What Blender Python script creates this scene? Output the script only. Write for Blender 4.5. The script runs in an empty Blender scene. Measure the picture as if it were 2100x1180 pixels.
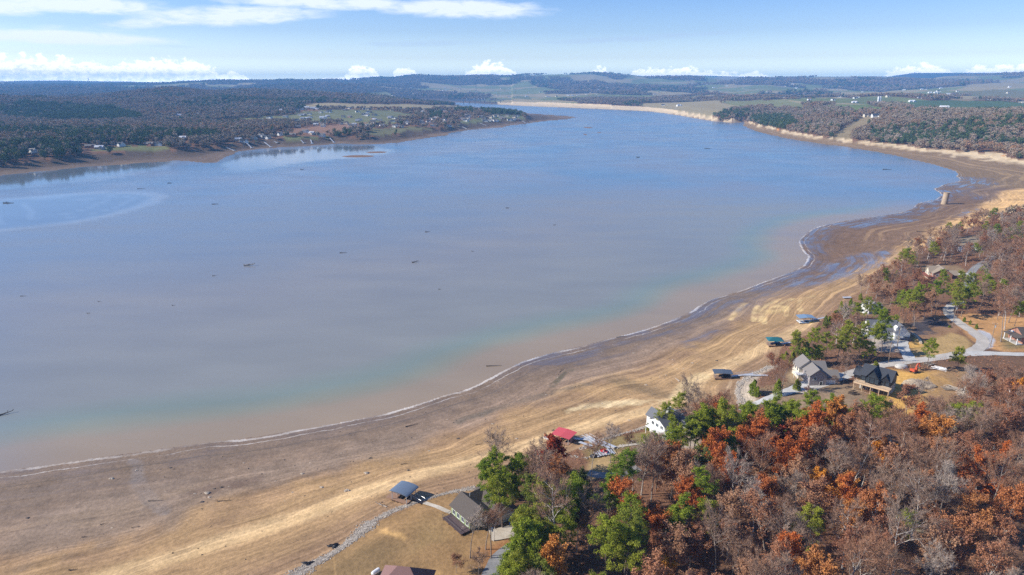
import bpy, math, random
import numpy as np
from mathutils import Vector, Matrix, Euler
random.seed(7); rng = np.random.default_rng(7)
S = bpy.context.scene
COL = S.collection

# ------------------------------------------------------------------ camera, sky, sun, exposure
CAM_H = 120.0
TH = math.atan((590 - 172) / 1400.0)
CT, ST = math.cos(TH), math.sin(TH)
cd = bpy.data.cameras.new('camera'); cam = bpy.data.objects.new('camera', cd); COL.objects.link(cam)
cam.location = (0, 0, CAM_H); cam.rotation_euler = (math.pi / 2 - TH, 0, 0)
cd.sensor_width = 36.0; cd.lens = 24.0; cd.clip_start = 0.5; cd.clip_end = 120000
S.camera = cam
S.view_settings.view_transform = 'Standard'; S.view_settings.look = 'None'
S.view_settings.exposure = 0.5; S.view_settings.gamma = 1.0
S.render.engine = 'CYCLES'
cy = S.cycles
cy.max_bounces = 5; cy.diffuse_bounces = 2; cy.glossy_bounces = 2; cy.transmission_bounces = 2
cy.volume_bounces = 0; cy.transparent_max_bounces = 4
cy.use_denoising = False; cy.use_adaptive_sampling = False; cy.sample_clamp_indirect = 3.0
SUN_EL, SUN_DIR = math.radians(33), Vector((math.cos(math.radians(33)), 0.05, -math.sin(math.radians(33)))).normalized()
sl = bpy.data.lights.new('sun', 'SUN'); sl.energy = 5.0; sl.angle = math.radians(0.5); sl.color = (1.0, 0.93, 0.82)
so = bpy.data.objects.new('sun', sl); COL.objects.link(so)
so.rotation_euler = SUN_DIR.to_track_quat('-Z', 'Y').to_euler()

def lin(c):
    return tuple((v / 12.92 if v <= 0.04045 else ((v + 0.055) / 1.055) ** 2.4) for v in [k / 255.0 for k in c])

class NT:
    """tiny node-tree helper"""
    def __init__(s, tree): s.t = tree; s.n = tree.nodes; s.l = tree.links
    def new(s, typ, **kw):
        n = s.n.new(typ)
        for k, v in kw.items(): setattr(n, k, v)
        return n
    def put(s, sock, v):
        if isinstance(v, bpy.types.NodeSocket): s.l.new(v, sock)
        elif v is not None:
            if isinstance(v, (tuple, list)) and len(v) == 3 and sock.type == 'RGBA': v = (*v, 1)
            sock.default_value = v
    def math(s, op, a, b=None, c=None, clamp=False):
        n = s.new('ShaderNodeMath', operation=op, use_clamp=clamp)
        s.put(n.inputs[0], a); s.put(n.inputs[1], b); s.put(n.inputs[2], c); return n.outputs[0]
    def vmath(s, op, a, b=None):
        n = s.new('ShaderNodeVectorMath', operation=op); s.put(n.inputs[0], a); s.put(n.inputs[1], b)
        return n.outputs['Value'] if op in ('LENGTH', 'DOT_PRODUCT') else n.outputs[0]
    def mix(s, f, a, b, mode='MIX'):
        n = s.new('ShaderNodeMix', data_type='RGBA', blend_type=mode, clamp_factor=True)
        s.put(n.inputs[0], f); s.put(n.inputs[6], a); s.put(n.inputs[7], b); return n.outputs[2]
    def ramp(s, f, pts):
        n = s.new('ShaderNodeValToRGB'); e = n.color_ramp.elements
        while len(e) < len(pts): e.new(0.5)
        for i, (p, c) in enumerate(pts):
            e[i].position = p; e[i].color = (c, c, c, 1) if isinstance(c, (int, float)) else (*c, 1)
        s.put(n.inputs[0], f); return n.outputs[0]
    def mr(s, v, a, b, c=0.0, d=1.0, smooth=False):
        n = s.new('ShaderNodeMapRange', clamp=True)
        if smooth: n.interpolation_type = 'SMOOTHSTEP'
        for i, k in enumerate((v, a, b, c, d)): s.put(n.inputs[i], k)
        return n.outputs[0]
    def noise(s, vec, scale, detail=4, rough=0.55, dist=0.0):
        n = s.new('ShaderNodeTexNoise'); s.put(n.inputs['Vector'], vec)
        n.inputs['Scale'].default_value = scale; n.inputs['Detail'].default_value = detail
        n.inputs['Roughness'].default_value = rough; n.inputs['Distortion'].default_value = dist
        return n.outputs[0]
    def attr(s, name, typ='GEOMETRY'):
        return s.new('ShaderNodeAttribute', attribute_name=name, attribute_type=typ)
    def comb(s, x, y, z):
        n = s.new('ShaderNodeCombineXYZ')
        for i, k in enumerate((x, y, z)): s.put(n.inputs[i], k)
        return n.outputs[0]
    def sep(s, v):
        n = s.new('ShaderNodeSeparateXYZ'); s.put(n.inputs[0], v); return n.outputs
    def pos(s): return s.new('ShaderNodeNewGeometry').outputs['Position']

def px_dir(px, py):
    u, v = (px - 1050) / 1400.0, (py - 590) / 1400.0
    return np.array([u, CT - v * ST, -ST - v * CT])
def az_el(px, py):
    d = px_dir(px, py); return math.atan2(d[0], d[1]), math.atan2(d[2], math.hypot(d[0], d[1]))

w = bpy.data.worlds.new('World'); S.world = w; w.use_nodes = True
N = NT(w.node_tree); N.n.clear()
sky = N.new('ShaderNodeTexSky', sky_type='NISHITA'); sky.sun_disc = False
sky.sun_elevation = SUN_EL; sky.sun_rotation = math.radians(270)
sky.altitude = 300; sky.air_density = 1.0; sky.dust_density = 0.3; sky.ozone_density = 3.0
geo = N.new('ShaderNodeTexCoord').outputs['Generated']
sx, sy, sz = N.sep(geo)
azn = N.math('ARCTAN2', sx, sy)
eln = N.math('ARCSINE', sz)                      # radians above the horizon
# the clouds: az / el space, in degrees
AZ = N.math('MULTIPLY', azn, 57.2958); EL = N.math('MULTIPLY', eln, 57.2958)
tint = N.ramp(N.math('DIVIDE', EL, 30.0), [(0.0, (4.3, 4.6, 4.3)), (0.03, (2.75, 2.85, 2.9)), (0.065, (1.75, 1.75, 1.95)), (0.13, (1.15, 1.22, 1.52)), (0.22, (0.84, 1.02, 1.42)), (0.4, (0.66, 0.88, 1.26)), (1.0, (0.72, 0.88, 1.18))])
base = N.mix(1.0, sky.outputs[0], tint, 'MULTIPLY')
gain = N.ramp(N.math('DIVIDE', EL, 30.0), [(0.0, 1.0), (0.25, 1.12), (1.0, 1.25)])
base = N.mix(1.0, base, gain, 'MULTIPLY')
cloud = None
# cumulus banks standing on the horizon: (px centre, half width px, top px above eye level)
banks = [(60, 230, 44), (330, 150, 42), (470, 45, 20), (215, 60, 34), (745, 42, 34), (832, 32, 30), (1006, 62, 42), (1228, 26, 34),
         (1370, 125, 29), (1440, 110, 24), (1880, 90, 33), (2035, 90, 30), (2150, 120, 38), (690, 50, 12), (1540, 50, 20)]
cn = N.noise(N.comb(AZ, N.math('MULTIPLY', EL, 1.35), 3.0), 1.5, 8, 0.62)
for cx, hw, top in banks:
    a0 = math.degrees(az_el(cx, 172)[0]); a1 = math.degrees(az_el(cx + hw, 172)[0]) - a0
    t0 = math.degrees(top * .88 / 1400.0)
    q = N.math('DIVIDE', N.math('SUBTRACT', AZ, a0), a1)
    prof = N.math('SUBTRACT', 1.0, N.math('POWER', N.math('ABSOLUTE', q), 3.4))
    v = N.math('SUBTRACT', prof, N.math('DIVIDE', EL, t0 * 1.08))
    cloud = v if cloud is None else N.math('MAXIMUM', cloud, v)
v = N.math('ADD', cloud, N.math('MULTIPLY', N.math('SUBTRACT', cn, 0.50), 1.5))
cmask = N.mr(v, -0.06, 0.16, smooth=True)
cmask = N.math('MULTIPLY', cmask, N.mr(cloud, -0.45, -0.1))
# tops bright, bases bluish grey, with billows
bil = N.noise(N.comb(AZ, N.math('MULTIPLY', EL, 1.6), 9.0), 2.6, 6, 0.6)
shade = N.math('ADD', N.math('MULTIPLY', N.math('SUBTRACT', bil, 0.5), 1.6), N.mr(v, 0.0, 0.9, 1.0, 0.45))
ccol = N.ramp(shade, [(0.15, (10.6, 11.6, 12.6)), (0.5, (14.0, 14.0, 14.2)), (0.85, (19, 18, 17.0))])
# high thin streaks: (px, py, half width px, half height px, tilt, strength)
streaks = [(130, 8, 180, 14, 0.00, 1.0), (20, 18, 70, 10, 0.0, .8), (330, 45, 110, 8, -0.10, .8), (480, 32, 190, 15, -0.06, 1.0), (700, 8, 260, 10, 0.0, .9), (940, 18, 190, 15, 0.02, 1.0),
           (130, 77, 190, 10, 0.01, 1.1), (1080, 12, 40, 6, 0, .5), (150, 60, 90, 4, 0, .18)]
dark = [(860, 90, 130, 5, -0.02, .8), (1260, 82, 170, 5, -0.03, .8), (1400, 72, 130, 4, -0.03, .7), (350, 95, 60, 2.5, 0.02, .35)]
wn = N.noise(N.comb(AZ, N.math('MULTIPLY', EL, 4.0), 1.0), 0.55, 8, 0.62, 0.4)
def streak(lst):
    out = None
    for px, py, hw, hh, tilt, st in lst:
        a, e = [math.degrees(k) for k in az_el(px, py)]
        dx = N.math('SUBTRACT', AZ, a); dy = N.math('SUBTRACT', EL, e)
        dy = N.math('ADD', dy, N.math('MULTIPLY', dx, tilt))
        k = math.degrees(1 / 1400.0)
        r2 = N.math('ADD', N.math('POWER', N.math('DIVIDE', dx, hw * k * 1.0), 2.0), N.math('POWER', N.math('DIVIDE', dy, hh * k * 1.3), 2.0))
        m = N.math('MULTIPLY', N.math('SUBTRACT', 1.0, r2), st)
        out = m if out is None else N.math('MAXIMUM', out, m)
    return out
s1 = streak(streaks)
smask = N.mr(N.math('ADD', s1, N.math('MULTIPLY', N.math('SUBTRACT', wn, 0.47), 2.2)), 0.0, 0.9, 0.0, 0.85)
smask = N.math('MULTIPLY', smask, N.mr(s1, -0.3, 0.6, 0.0, .88))
s2 = streak(dark)
dmask = N.math('MULTIPLY', N.mr(N.math('ADD', s2, N.math('MULTIPLY', N.math('SUBTRACT', wn, 0.5), 2.0)), 0.0, 1.0, 0.0, 0.35), N.mr(s2, -0.2, 0.3))
c = N.mix(dmask, base, (5.2, 6.4, 9.0))
c = N.mix(smask, c, (11.5, 11.8, 12.6))
ccol = N.mix(1.0, ccol, N.ramp(N.math('DIVIDE', EL, 3.0), [(0.0, 3.2), (0.12, 2.2), (0.25, 1.5), (.5, 1.12), (1.0, 1.0)]), 'MULTIPLY')
c = N.mix(cmask, c, ccol)
bg = N.new('ShaderNodeBackground'); N.put(bg.inputs[0], c); bg.inputs[1].default_value = 0.075
wo = N.new('ShaderNodeOutputWorld'); N.l.new(bg.outputs[0], wo.inputs[0])

# ------------------------------------------------------------------ numpy helpers
def vnoise(x, y, seed=0):
    xi = np.floor(x).astype(np.int64); yi = np.floor(y).astype(np.int64)
    fx = x - xi; fy = y - yi
    fx = fx * fx * (3 - 2 * fx); fy = fy * fy * (3 - 2 * fy)
    def h(a, b):
        n = (a * 374761393 + b * 668265263 + seed * 974634777) & 0xffffffff
        n = ((n ^ (n >> 13)) * 1274126177) & 0xffffffff
        n = n ^ (n >> 16)
        return (n & 0xffff) / 65535.0
    return (h(xi, yi) * (1 - fx) + h(xi + 1, yi) * fx) * (1 - fy) + (h(xi, yi + 1) * (1 - fx) + h(xi + 1, yi + 1) * fx) * fy
def fbm(x, y, scale, octs=4, seed=0, gain=0.5):
    x = x / scale; y = y / scale; a = 1.0; s = 0.0; tot = 0.0
    for i in range(octs):
        s = s + a * vnoise(x + 17.3 * i, y - 9.1 * i, seed + i); tot += a; a *= gain; x = x * 2.03; y = y * 2.03
    return s / tot * 2 - 1
def sstep(x, a, b):
    t = np.clip((x - a) / (b - a), 0, 1); return t * t * (3 - 2 * t)
def unproj(px, py, z=0.0):
    d = px_dir(px, py); k = (z - CAM_H) / d[2]
    return (d[0] * k, d[1] * k)
def dist_poly(x, y, P, closed=True):
    best = np.full(x.shape, 1e18)
    n = len(P)
    for i in range(n if closed else n - 1):
        ax, ay = P[i]; bx, by = P[(i + 1) % n]
        dx, dy = bx - ax, by - ay; L = dx * dx + dy * dy + 1e-9
        t = np.clip(((x - ax) * dx + (y - ay) * dy) / L, 0, 1)
        d = (x - ax - t * dx) ** 2 + (y - ay - t * dy) ** 2
        np.minimum(best, d, out=best)
    return np.sqrt(best)
def in_poly(x, y, P):
    ins = np.zeros(x.shape, bool); n = len(P)
    for i in range(n):
        ax, ay = P[i]; bx, by = P[(i + 1) % n]
        if ay == by: continue
        c = (ay > y) != (by > y)
        ins ^= c & (x < (bx - ax) * (y - ay) / (by - ay) + ax)
    return ins
def smooth_line(P, it=1):
    P = [tuple(p) for p in P]
    for _ in range(it):
        Q = [P[0]]
        for a, b in zip(P[:-1], P[1:]):
            Q += [(a[0] * .75 + b[0] * .25, a[1] * .75 + b[1] * .25), (a[0] * .25 + b[0] * .75, a[1] * .25 + b[1] * .75)]
        Q.append(P[-1]); P = Q
    return P

# ------------------------------------------------------------------ shore lines (traced points laid on the ground plane at their own distance)
W_near = [(0, 965), (80, 958), (160, 947), (240, 935), (320, 924), (400, 912), (480, 901), (560, 890), (640, 877), (700, 866), (760, 854), (800, 845), (850, 831), (900, 815), (940, 802), (980, 788), (1000, 775), (1020, 765), (1050, 751), (1080, 738), (1130, 724), (1180, 712), (1260, 692), (1340, 672), (1370, 662), (1400, 648), (1450, 618), (1480, 606), (1520, 592), (1560, 580), (1590, 570), (1620, 557), (1640, 545), (1656, 532), (1652, 520), (1637, 510), (1640, 495), (1650, 480), (1668, 468), (1700, 458), (1740, 450), (1800, 444), (1850, 436), (1866, 428), (1872, 420), (1900, 413), (1918, 408), (1925, 400), (1920, 392), (1910, 387), (1930, 382), (1950, 378), (1962, 371), (1965, 362), (1962, 354), (1946, 347), (1925, 339), (1888, 332), (1830, 318), (1744, 303), (1686, 296), (1649, 290), (1600, 282), (1560, 272), (1540, 265), (1522, 258), (1524, 254), (1530, 251), (1522, 250.5), (1503, 251), (1474, 250), (1431, 244), (1400, 238), (1359, 232), (1319, 228), (1244, 225), (1157, 221), (1100, 219), (1034, 216), (987, 213), (943, 211), (880, 209), (780, 208)]
W_pen = [(780, 211), (880, 212), (925, 213), (945, 217), (969, 222), (1029, 228.5), (1097, 233), (1166, 238), (1188, 242), (1157, 246), (1130, 248), (1097, 252), (1077, 255), (1046, 258), (1029, 262), (999, 264), (963, 267), (920, 274), (915, 279), (840, 289), (812, 294), (737, 298), (700, 295), (640, 300), (576, 303), (530, 306), (491, 311), (465, 320), (441, 335), (400, 333), (356, 330), (330, 333), (305, 334), (240, 339), (170, 344), (85, 352), (0, 361)]
WP = [unproj(*p) for p in smooth_line(W_near)] + [unproj(*p) for p in W_pen]
WP += [(-1300, 960), (-3000, 500), (-4000, 0), (-3000, -900), (-1200, -350), (-620, 20), (-330, 130), (-230, 172)]
F_near = [(450, 1262), (600, 1178), (640, 1155), (680, 1135), (720, 1108), (760, 1078), (800, 1055), (850, 1035), (900, 1015), (960, 1000), (1010, 985), (1060, 965), (1120, 945), (1180, 925), (1215, 908), (1260, 893), (1310, 880), (1340, 868), (1390, 853), (1430, 843), (1490, 832), (1518, 820), (1512, 800), (1517, 785), (1540, 772), (1575, 757), (1600, 737), (1603, 715), (1625, 702), (1665, 682), (1685, 657), (1700, 640), (1740, 614), (1780, 592), (1810, 571), (1840, 547), (1870, 522), (1900, 502), (1940, 484), (1990, 467), (2040, 457), (2080, 450), (2110, 444), (2200, 420), (2330, 380), (2330, 350), (2200, 338), (2100, 334), (2062, 326), (2061, 318), (2003, 317), (1946, 311), (1888, 307), (1830, 298), (1758, 291), (1695, 284), (1649, 277), (1600, 267), (1570, 260), (1545, 254), (1530, 249), (1535, 245)]
F_far = [(1520, 242), (1503, 242), (1474, 240), (1431, 234), (1400, 228), (1359, 222.5), (1319, 219), (1244, 216), (1157, 212.5), (1100, 210.5), (1034, 208), (987, 205.5), (943, 203.5), (880, 202.5), (780, 202)]
F_pen = [(780, 212.5), (880, 213.5), (920, 215), (941, 219), (965, 224), (1000, 229), (1040, 234), (1083, 238), (1078, 245), (1008, 250), (968, 255), (907, 265), (860, 269), (835, 270), (822, 278), (751, 283), (686, 283), (610, 289), (542, 290), (491, 298), (450, 303), (407, 305), (360, 312), (315, 311), (250, 316), (183, 320), (152, 325), (90, 332), (0, 340)]
HB_FAR, HB = 13.0, 6.0
FP = [unproj(*p, HB) for p in smooth_line(F_near)] + [unproj(*p, HB_FAR) for p in F_far] + [unproj(*p, HB) for p in F_pen]
FP += [(-1320, 1050), (-3200, 700), (-4500, 0), (-3200, -1200), (-1100, -500), (-500, -90), (-200, 60)]
ISL = [(735, 321, 34, 2.6), (772, 312.5, 24, 2.0), (1206, 262, 10, 1.6), (1229, 272, 5, 1.3), (1200, 276, 5, 1.3)]

RIDGE = np.array([(-200, 170), (0, 170), (150, 169), (300, 171), (380, 168), (520, 165), (640, 167), (700, 166), (780, 159), (850, 158), (960, 160), (1050, 159), (1150, 156), (1250, 158), (1400, 160), (1480, 164), (1530, 159), (1600, 161), (1700, 159), (1800, 162), (1900, 163), (1960, 160), (2030, 157), (2100, 155), (2300, 157)])
RIDGE2 = np.array([(-200, 168), (150, 167), (400, 171), (700, 172), (1300, 172), (1400, 157), (1500, 158), (1640, 160), (1700, 161), (1810, 160), (1860, 153), (2000, 152), (2100, 153), (2300, 154)])

def heights(x, y, full=False):
    r = np.hypot(x, y); az = np.arctan2(x, y)
    wa = np.clip(r * 0.006, 1.0, 8.0)
    wx = x + wa * fbm(x, y, 45, 3, 11); wy = y + wa * fbm(x, y, 45, 3, 12)
    inW = np.zeros(x.shape, bool); inF = inW.copy(); a = np.maximum(r - 4600, 500.0); b = a.copy()
    q = r < 6000
    inW[q] = in_poly(wx[q], wy[q], WP); inF[q] = in_poly(wx[q], wy[q], FP)
    a[q] = dist_poly(wx[q], wy[q], WP); b[q] = dist_poly(wx[q], wy[q], FP)
    t = np.where(inF, np.where(inW, 0, a / (a + b + 1e-6)), 1.0)
    farR = sstep(r, 1500, 1750) * sstep(az, -0.35, -0.25)
    headl = sstep(az, 0.28, 0.34) * (1 - sstep(r, 2600, 3000)) * sstep(r, 650, 800)
    tip = (az > -0.1) & (az < 0.16) & (r < 3300)
    lsh = (r > 800) & (az < .14) & ~((r > 2000) & (az > -.05) & (y > 4200))
    hb = HB + 3.5 * lsh + (HB_FAR - HB) * np.where(tip, 0, farR * (az > 0.0)) * (1 - headl) + headl * 3
    # beach
    mound = fbm(x, y, 55, 3, 21) * 0.9 * sstep(t, 0.12, 0.5) * (1 - sstep(t, 0.9, 1.0)) + fbm(x, y, 14, 2, 22) * 0.10 * sstep(t, 0.05, 0.3)
    hbch = 0.10 + (hb - 0.1) * np.where(lsh, .12 * t + .88 * t ** 5, 0.25 * t + 0.75 * t ** 2.2) + mound * np.where(r > 1000, 1.0, 1.0)
    hbch = np.maximum(hbch, 0.06 + 0.3 * t)
    # water bed
    hw = -0.25 - np.minimum(a, 60) * 0.05
    # upland
    c = b
    up = hb + 1.2 * sstep(c, 0, 8)
    near = 1 - sstep(r, 700, 1000)
    nr = near * (az > -0.3)
    up = up + nr * (0.035 * np.minimum(c, 120) + 0.09 * np.clip(c - 15, 0, 160) * sstep(y, 260, 420) + 0.9 * fbm(x, y, 40, 3, 31) * sstep(c, 0, 25))
    up = up + headl * (40 * sstep(c, 0, 380) + 9 * fbm(x, y, 260, 3, 32) * sstep(c, 0, 100))
    left = (1 - near) * (1 - headl)
    up = up + left * (9 * sstep(c, 0, 120) + 8 * fbm(x, y, 500, 4, 33) * sstep(c, 0, 300))
    # rolling country and the far ridges
    pxs = 1050 + 1400 * np.tan(np.clip(az, -1.2, 1.2)) / math.cos(TH) * 0.985
    ry = np.interp(pxs, RIDGE[:, 0], RIDGE[:, 1]); ry2 = np.interp(pxs, RIDGE2[:, 0], RIDGE2[:, 1])
    RR = 9600 + 900 * fbm(x * 0 + az * 3000, y * 0, 900, 2, 40)
    cosa = np.cos(np.clip(az, -1.2, 1.2))
    zr = CAM_H + (172 - ry) / 1400.0 / CT * RR * cosa + 24 * fbm(az * 6000, az * 0, 380, 4, 41)
    roll = fbm(x, y, 1500, 5, 34) + 0.35 * fbm(x, y, 420, 3, 35)
    k = sstep(c, 30, 700) * sstep(r, 1700, 3600)
    kk = sstep(r, 4300, 9600)
    rise = (zr - 45) * kk ** 1.4 + k * (20 + 64 * roll * (1 - sstep(r, 6800, 9600) * .55))
    rise = np.where(r > RR, np.maximum(rise - (r - RR) * 0.06, 40), rise)
    R2 = 12600.0
    zr2 = CAM_H + (172 - ry2) / 1400.0 / CT * R2 * cosa
    k2 = sstep(r, 10800, R2) * (1 - sstep(r, R2 + 300, R2 + 2600))
    up = up + np.maximum(rise, (zr2 - 20 + 25 * fbm(x, y, 3000, 4, 36)) * k2) * (1 - headl)
    h = np.where(inW, hw, np.where(inF, hbch, up))
    qm = np.full(x.shape, 99.0)
    for ix, iy, hx, hy in ISL:
        cx, cy_ = unproj(ix, iy); ex = abs(unproj(ix + hx, iy)[0] - cx); ey = abs(unproj(ix, iy - hy)[1] - cy_)
        q = ((x - cx) / ex) ** 2 + ((y - cy_) / ey) ** 2
        h = np.maximum(h, 0.5 * (1 - q) + 0.15 * fbm(x, y, 30, 2, 5) - 0.05) if True else h
        qm = np.minimum(qm, q)
    h = np.where(inW & (qm > 1.6), np.minimum(h, -0.2), h)
    if full: return h, dict(r=r, az=az, a=a, b=b, t=t, inW=inW, inF=inF, headl=headl, farR=farR, near=near, tip=tip, pxs=pxs)
    return h

# ------------------------------------------------------------------ ground: one sheet on a fan whose step grows with distance
deps = np.linspace(math.atan((1500 - 590) / 1400.0) + TH, math.atan((232 - 590) / 1400.0) + TH, 660)
rs = list(CAM_H / np.tan(deps))
while rs[-1] < 15500: rs.append(rs[-1] * (1.0035 if rs[-1] < 4600 else 1.009 if rs[-1] < 15000 else 1.02))
rs = [20.0, 45.0, 65.0] + [q for q in rs if q > 72]
RS = np.array(rs)
AZS = np.concatenate([np.linspace(-1.25, -0.68, 60, endpoint=False), np.linspace(-0.68, 0.68, 1000), np.linspace(0.68, 1.25, 61)[1:]])
nR, nA = len(RS), len(AZS)
R_, A_ = np.meshgrid(RS, AZS, indexing='ij')
GX, GY = R_ * np.sin(A_), R_ * np.cos(A_)
GH, G = heights(GX, GY, True)

def gh(x, y):
    """terrain height at a point, from the sheet itself"""
    r = math.hypot(x, y); a = math.atan2(x, y)
    i = int(np.clip(np.searchsorted(RS, r) - 1, 0, nR - 2)); j = int(np.clip(np.searchsorted(AZS, a) - 1, 0, nA - 2))
    fr = min(1, max(0, (r - RS[i]) / (RS[i + 1] - RS[i]))); fa = min(1, max(0, (a - AZS[j]) / (AZS[j + 1] - AZS[j])))
    return float((GH[i, j] * (1 - fa) + GH[i, j + 1] * fa) * (1 - fr) + (GH[i + 1, j] * (1 - fa) + GH[i + 1, j + 1] * fa) * fr)
def hit(px, py, off=0.0):
    """where the line of sight through a pixel meets the ground (raised by off)"""
    d = px_dir(px, py); a = math.atan2(d[0], d[1]); sl_ = d[2] / math.hypot(d[0], d[1])
    j = int(np.clip(np.searchsorted(AZS, a) - 1, 0, nA - 2))
    fa = (a - AZS[j]) / (AZS[j + 1] - AZS[j])
    prof = np.maximum(GH[:, j] * (1 - fa) + GH[:, j + 1] * fa, 0.0) + off
    ray = CAM_H + sl_ * RS
    k = np.nonzero(ray <= prof)[0]
    if len(k) == 0: return None
    i = k[0]
    if i == 0: r = RS[0]
    else:
        d0 = ray[i - 1] - prof[i - 1]; d1 = prof[i] - ray[i]; f = d0 / (d0 + d1 + 1e-9); r = RS[i - 1] + f * (RS[i] - RS[i - 1])
    x, y = r * math.sin(a), r * math.cos(a)
    return x, y, max(gh(x, y), 0.0)
def poly_on(pts): 
    out = []
    for p in pts:
        q = hit(*p); out.append((q[0], q[1]))
    return out
# ------------------------------------------------------------------ ground colours (what each soil, field or lawn is made of, with left bank shade painted in)
r, az, t, a, b = G['r'], G['az'], G['t'], G['a'], G['b']
inW, inF, headl, farR, near = G['inW'], G['inF'], G['headl'], G['farR'], G['near']
CLR = np.zeros((nR, nA, 3)); WET = np.zeros((nR, nA)); BCH = np.zeros((nR, nA)); FIELD = np.zeros((nR, nA), bool)
def blend(m, c):
    global CLR
    c = np.array(c); CLR = CLR * (1 - m[..., None]) + c * m[..., None]
n40 = fbm(GX, GY, 40, 4, 51); n15 = fbm(GX, GY, 15, 3, 52); n6 = fbm(GX, GY, 5, 3, 53); n200 = fbm(GX, GY, 220, 4, 54); n800 = fbm(GX, GY, 900, 4, 55)
one = np.ones_like(r)
FLOOR = (.20, .105, .062)
blend(one, FLOOR); blend(sstep(n15 + n40, -0.4, .7) * .6, (.13, .085, .055))
# far woods as seen from above
farw = sstep(r, 3000, 6000)
blend(farw, (.060, .050, .042)); blend(farw * sstep(n200, -.1, .25) * .7, (.035, .048, .028)); blend(farw * sstep(n800, 0, .4) * .5, (.085, .056, .042))
# rolling fields, clustered
fm = fbm(GX, GY * 0.8, 650, 3, 61) + .5 * fbm(GX, GY, 1700, 2, 62)
right = sstep(az, -.12, .1)
fieldm = (fm > (0.33 - .2 * right - .16 * sstep(az, .15, .35))) & (r > 2600) & (r < 15500) & ~inF & (headl < .1)
fc = np.where((fbm(GX, GY, 400, 2, 63) > .05)[..., None], np.array((.18, .20, .08)), np.array((.32, .26, .14)))
CLR = np.where(fieldm[..., None], fc, CLR); FIELD |= fieldm
FIELDS = [([(425, 249), (520, 240), (640, 233), (760, 240), (850, 247), (800, 256), (690, 252), (560, 251), (450, 254)], (.17, .17, .075)),
          ([(600, 232), (680, 224), (800, 226), (880, 240), (800, 246), (700, 240)], (.16, .165, .08)),
          ([(560, 270), (640, 260), (755, 251), (757, 262), (700, 273), (600, 274)], (.27, .155, .10)),
          ([(180, 308), (260, 299), (345, 298), (350, 305), (220, 311)], (.16, .17, .07)),
          ([(470, 300), (520, 288), (600, 280), (700, 278), (700, 287), (610, 290), (542, 292), (500, 299)], (.15, .16, .07)),
          ([(740, 270), (800, 262), (900, 262), (960, 256), (920, 265), (830, 276), (745, 280)], (.17, .16, .08)),
          ([(930, 250), (1000, 238), (1070, 236), (1075, 245), (1010, 249), (960, 256)], (.16, .17, .08)),
          ([(1475, 209), (1560, 204), (1640, 212), (1652, 223), (1590, 219), (1500, 215)], (.20, .20, .085)),
          ([(1610, 205), (1700, 200), (1800, 199), (1850, 208), (1780, 214), (1680, 212)], (.15, .17, .07)),
          ([(1850, 218), (1870, 206), (1980, 206), (2110, 213), (2200, 220), (2200, 228), (2090, 227), (1960, 229), (1870, 226)], (.085, .125, .045)),
          ([(1680, 220), (1720, 214), (1780, 215), (1825, 225), (1760, 228)], (.15, .19, .06)),
          ([(1945, 190), (2040, 184), (2150, 188), (2150, 197), (2010, 198)], (.19, .17, .08)),
          ([(1395, 200), (1430, 196), (1465, 200), (1420, 205)], (.22, .20, .10)),
          ([(1165, 197), (1230, 192), (1262, 197), (1220, 202)], (.18, .18, .08)),
          ([(1040, 203), (1060, 197), (1085, 198), (1090, 205)], (.15, .16, .07)),
          ([(700, 192), (790, 188), (805, 194), (720, 197)], (.19, .19, .085)),
          ([(1940, 205), (2000, 200), (2100, 201), (2100, 206), (1990, 208)], (.24, .18, .10)),
          ([(1000, 184), (1100, 181), (1180, 184), (1040, 187)], (.16, .18, .08))]
FPOLYS = []
for pts, c in FIELDS:
    P = poly_on(pts); FPOLYS.append(P)
    wob = 12; m = in_poly(GX + wob * n40, GY + wob * n15, P) & ~inF
    CLR = np.where(m[..., None], np.array(c) * (1 + .12 * n40[..., None]), CLR); FIELD |= m
hcl = poly_on([(1700, 289), (1722, 268), (1752, 247), (1772, 236), (1806, 237), (1806, 246), (1782, 257), (1752, 272), (1742, 290)])
m = in_poly(GX + 5 * n15, GY + 5 * n15, hcl); CLR = np.where(m[..., None], np.array((.26, .20, .11)) * (1 + .2 * n15[..., None]), CLR); FIELD |= m
# ---- near uplands: lawns, bare earth
CLEAR = []            # no woods here
def patch(pts, c, soft=1.5, wob=1.5, clear=True, strength=1.0):
    P = poly_on(pts)
    if clear: CLEAR.append(P)
    sel = (r < 900)
    x, y = (GX + wob * n15)[sel], (GY + wob * n6)[sel]
    d = dist_poly(x, y, P); i = in_poly(x, y, P)
    mm = np.zeros_like(r); mm[sel] = sstep(np.where(i, d, -d), -soft, soft) * strength
    blend(mm, c)
LAWN = (.30, .185, .085)
patch([(600, 1182), (700, 1120), (760, 1080), (850, 1035), (900, 1012), (965, 1002), (1000, 1000), (1040, 1040), (1080, 1090), (1075, 1100), (1020, 1200), (1000, 1300), (500, 1400)], LAWN, clear=True)
patch([(600, 1182), (740, 1120), (840, 1110), (800, 1180), (600, 1260)], (.20, .14, .07), soft=8, wob=6, clear=False, strength=.6)
patch([(850, 1080), (900, 1060), (920, 1090), (860, 1120)], (.26, .18, .08), soft=5, wob=5, clear=False, strength=.6)
patch([(775, 1100), (785, 1085), (812, 1098), (805, 1110)], (.62, .38, .15), soft=1.5, wob=6, clear=False, strength=.8)
patch([(890, 1170), (900, 1160), (915, 1168), (905, 1180)], (.60, .38, .16), soft=1.5, wob=5, clear=False, strength=.7)
patch([(985, 1130), (1040, 1100), (1070, 1110), (1060, 1150), (1010, 1190), (990, 1180)], (.27, .12, .05), soft=3, wob=3, clear=True, strength=.9)
patch([(1215, 915), (1250, 900), (1320, 885), (1345, 880), (1335, 905), (1270, 925), (1225, 955), (1200, 940), (1195, 925)], (.23, .17, .07), clear=True)
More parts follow.
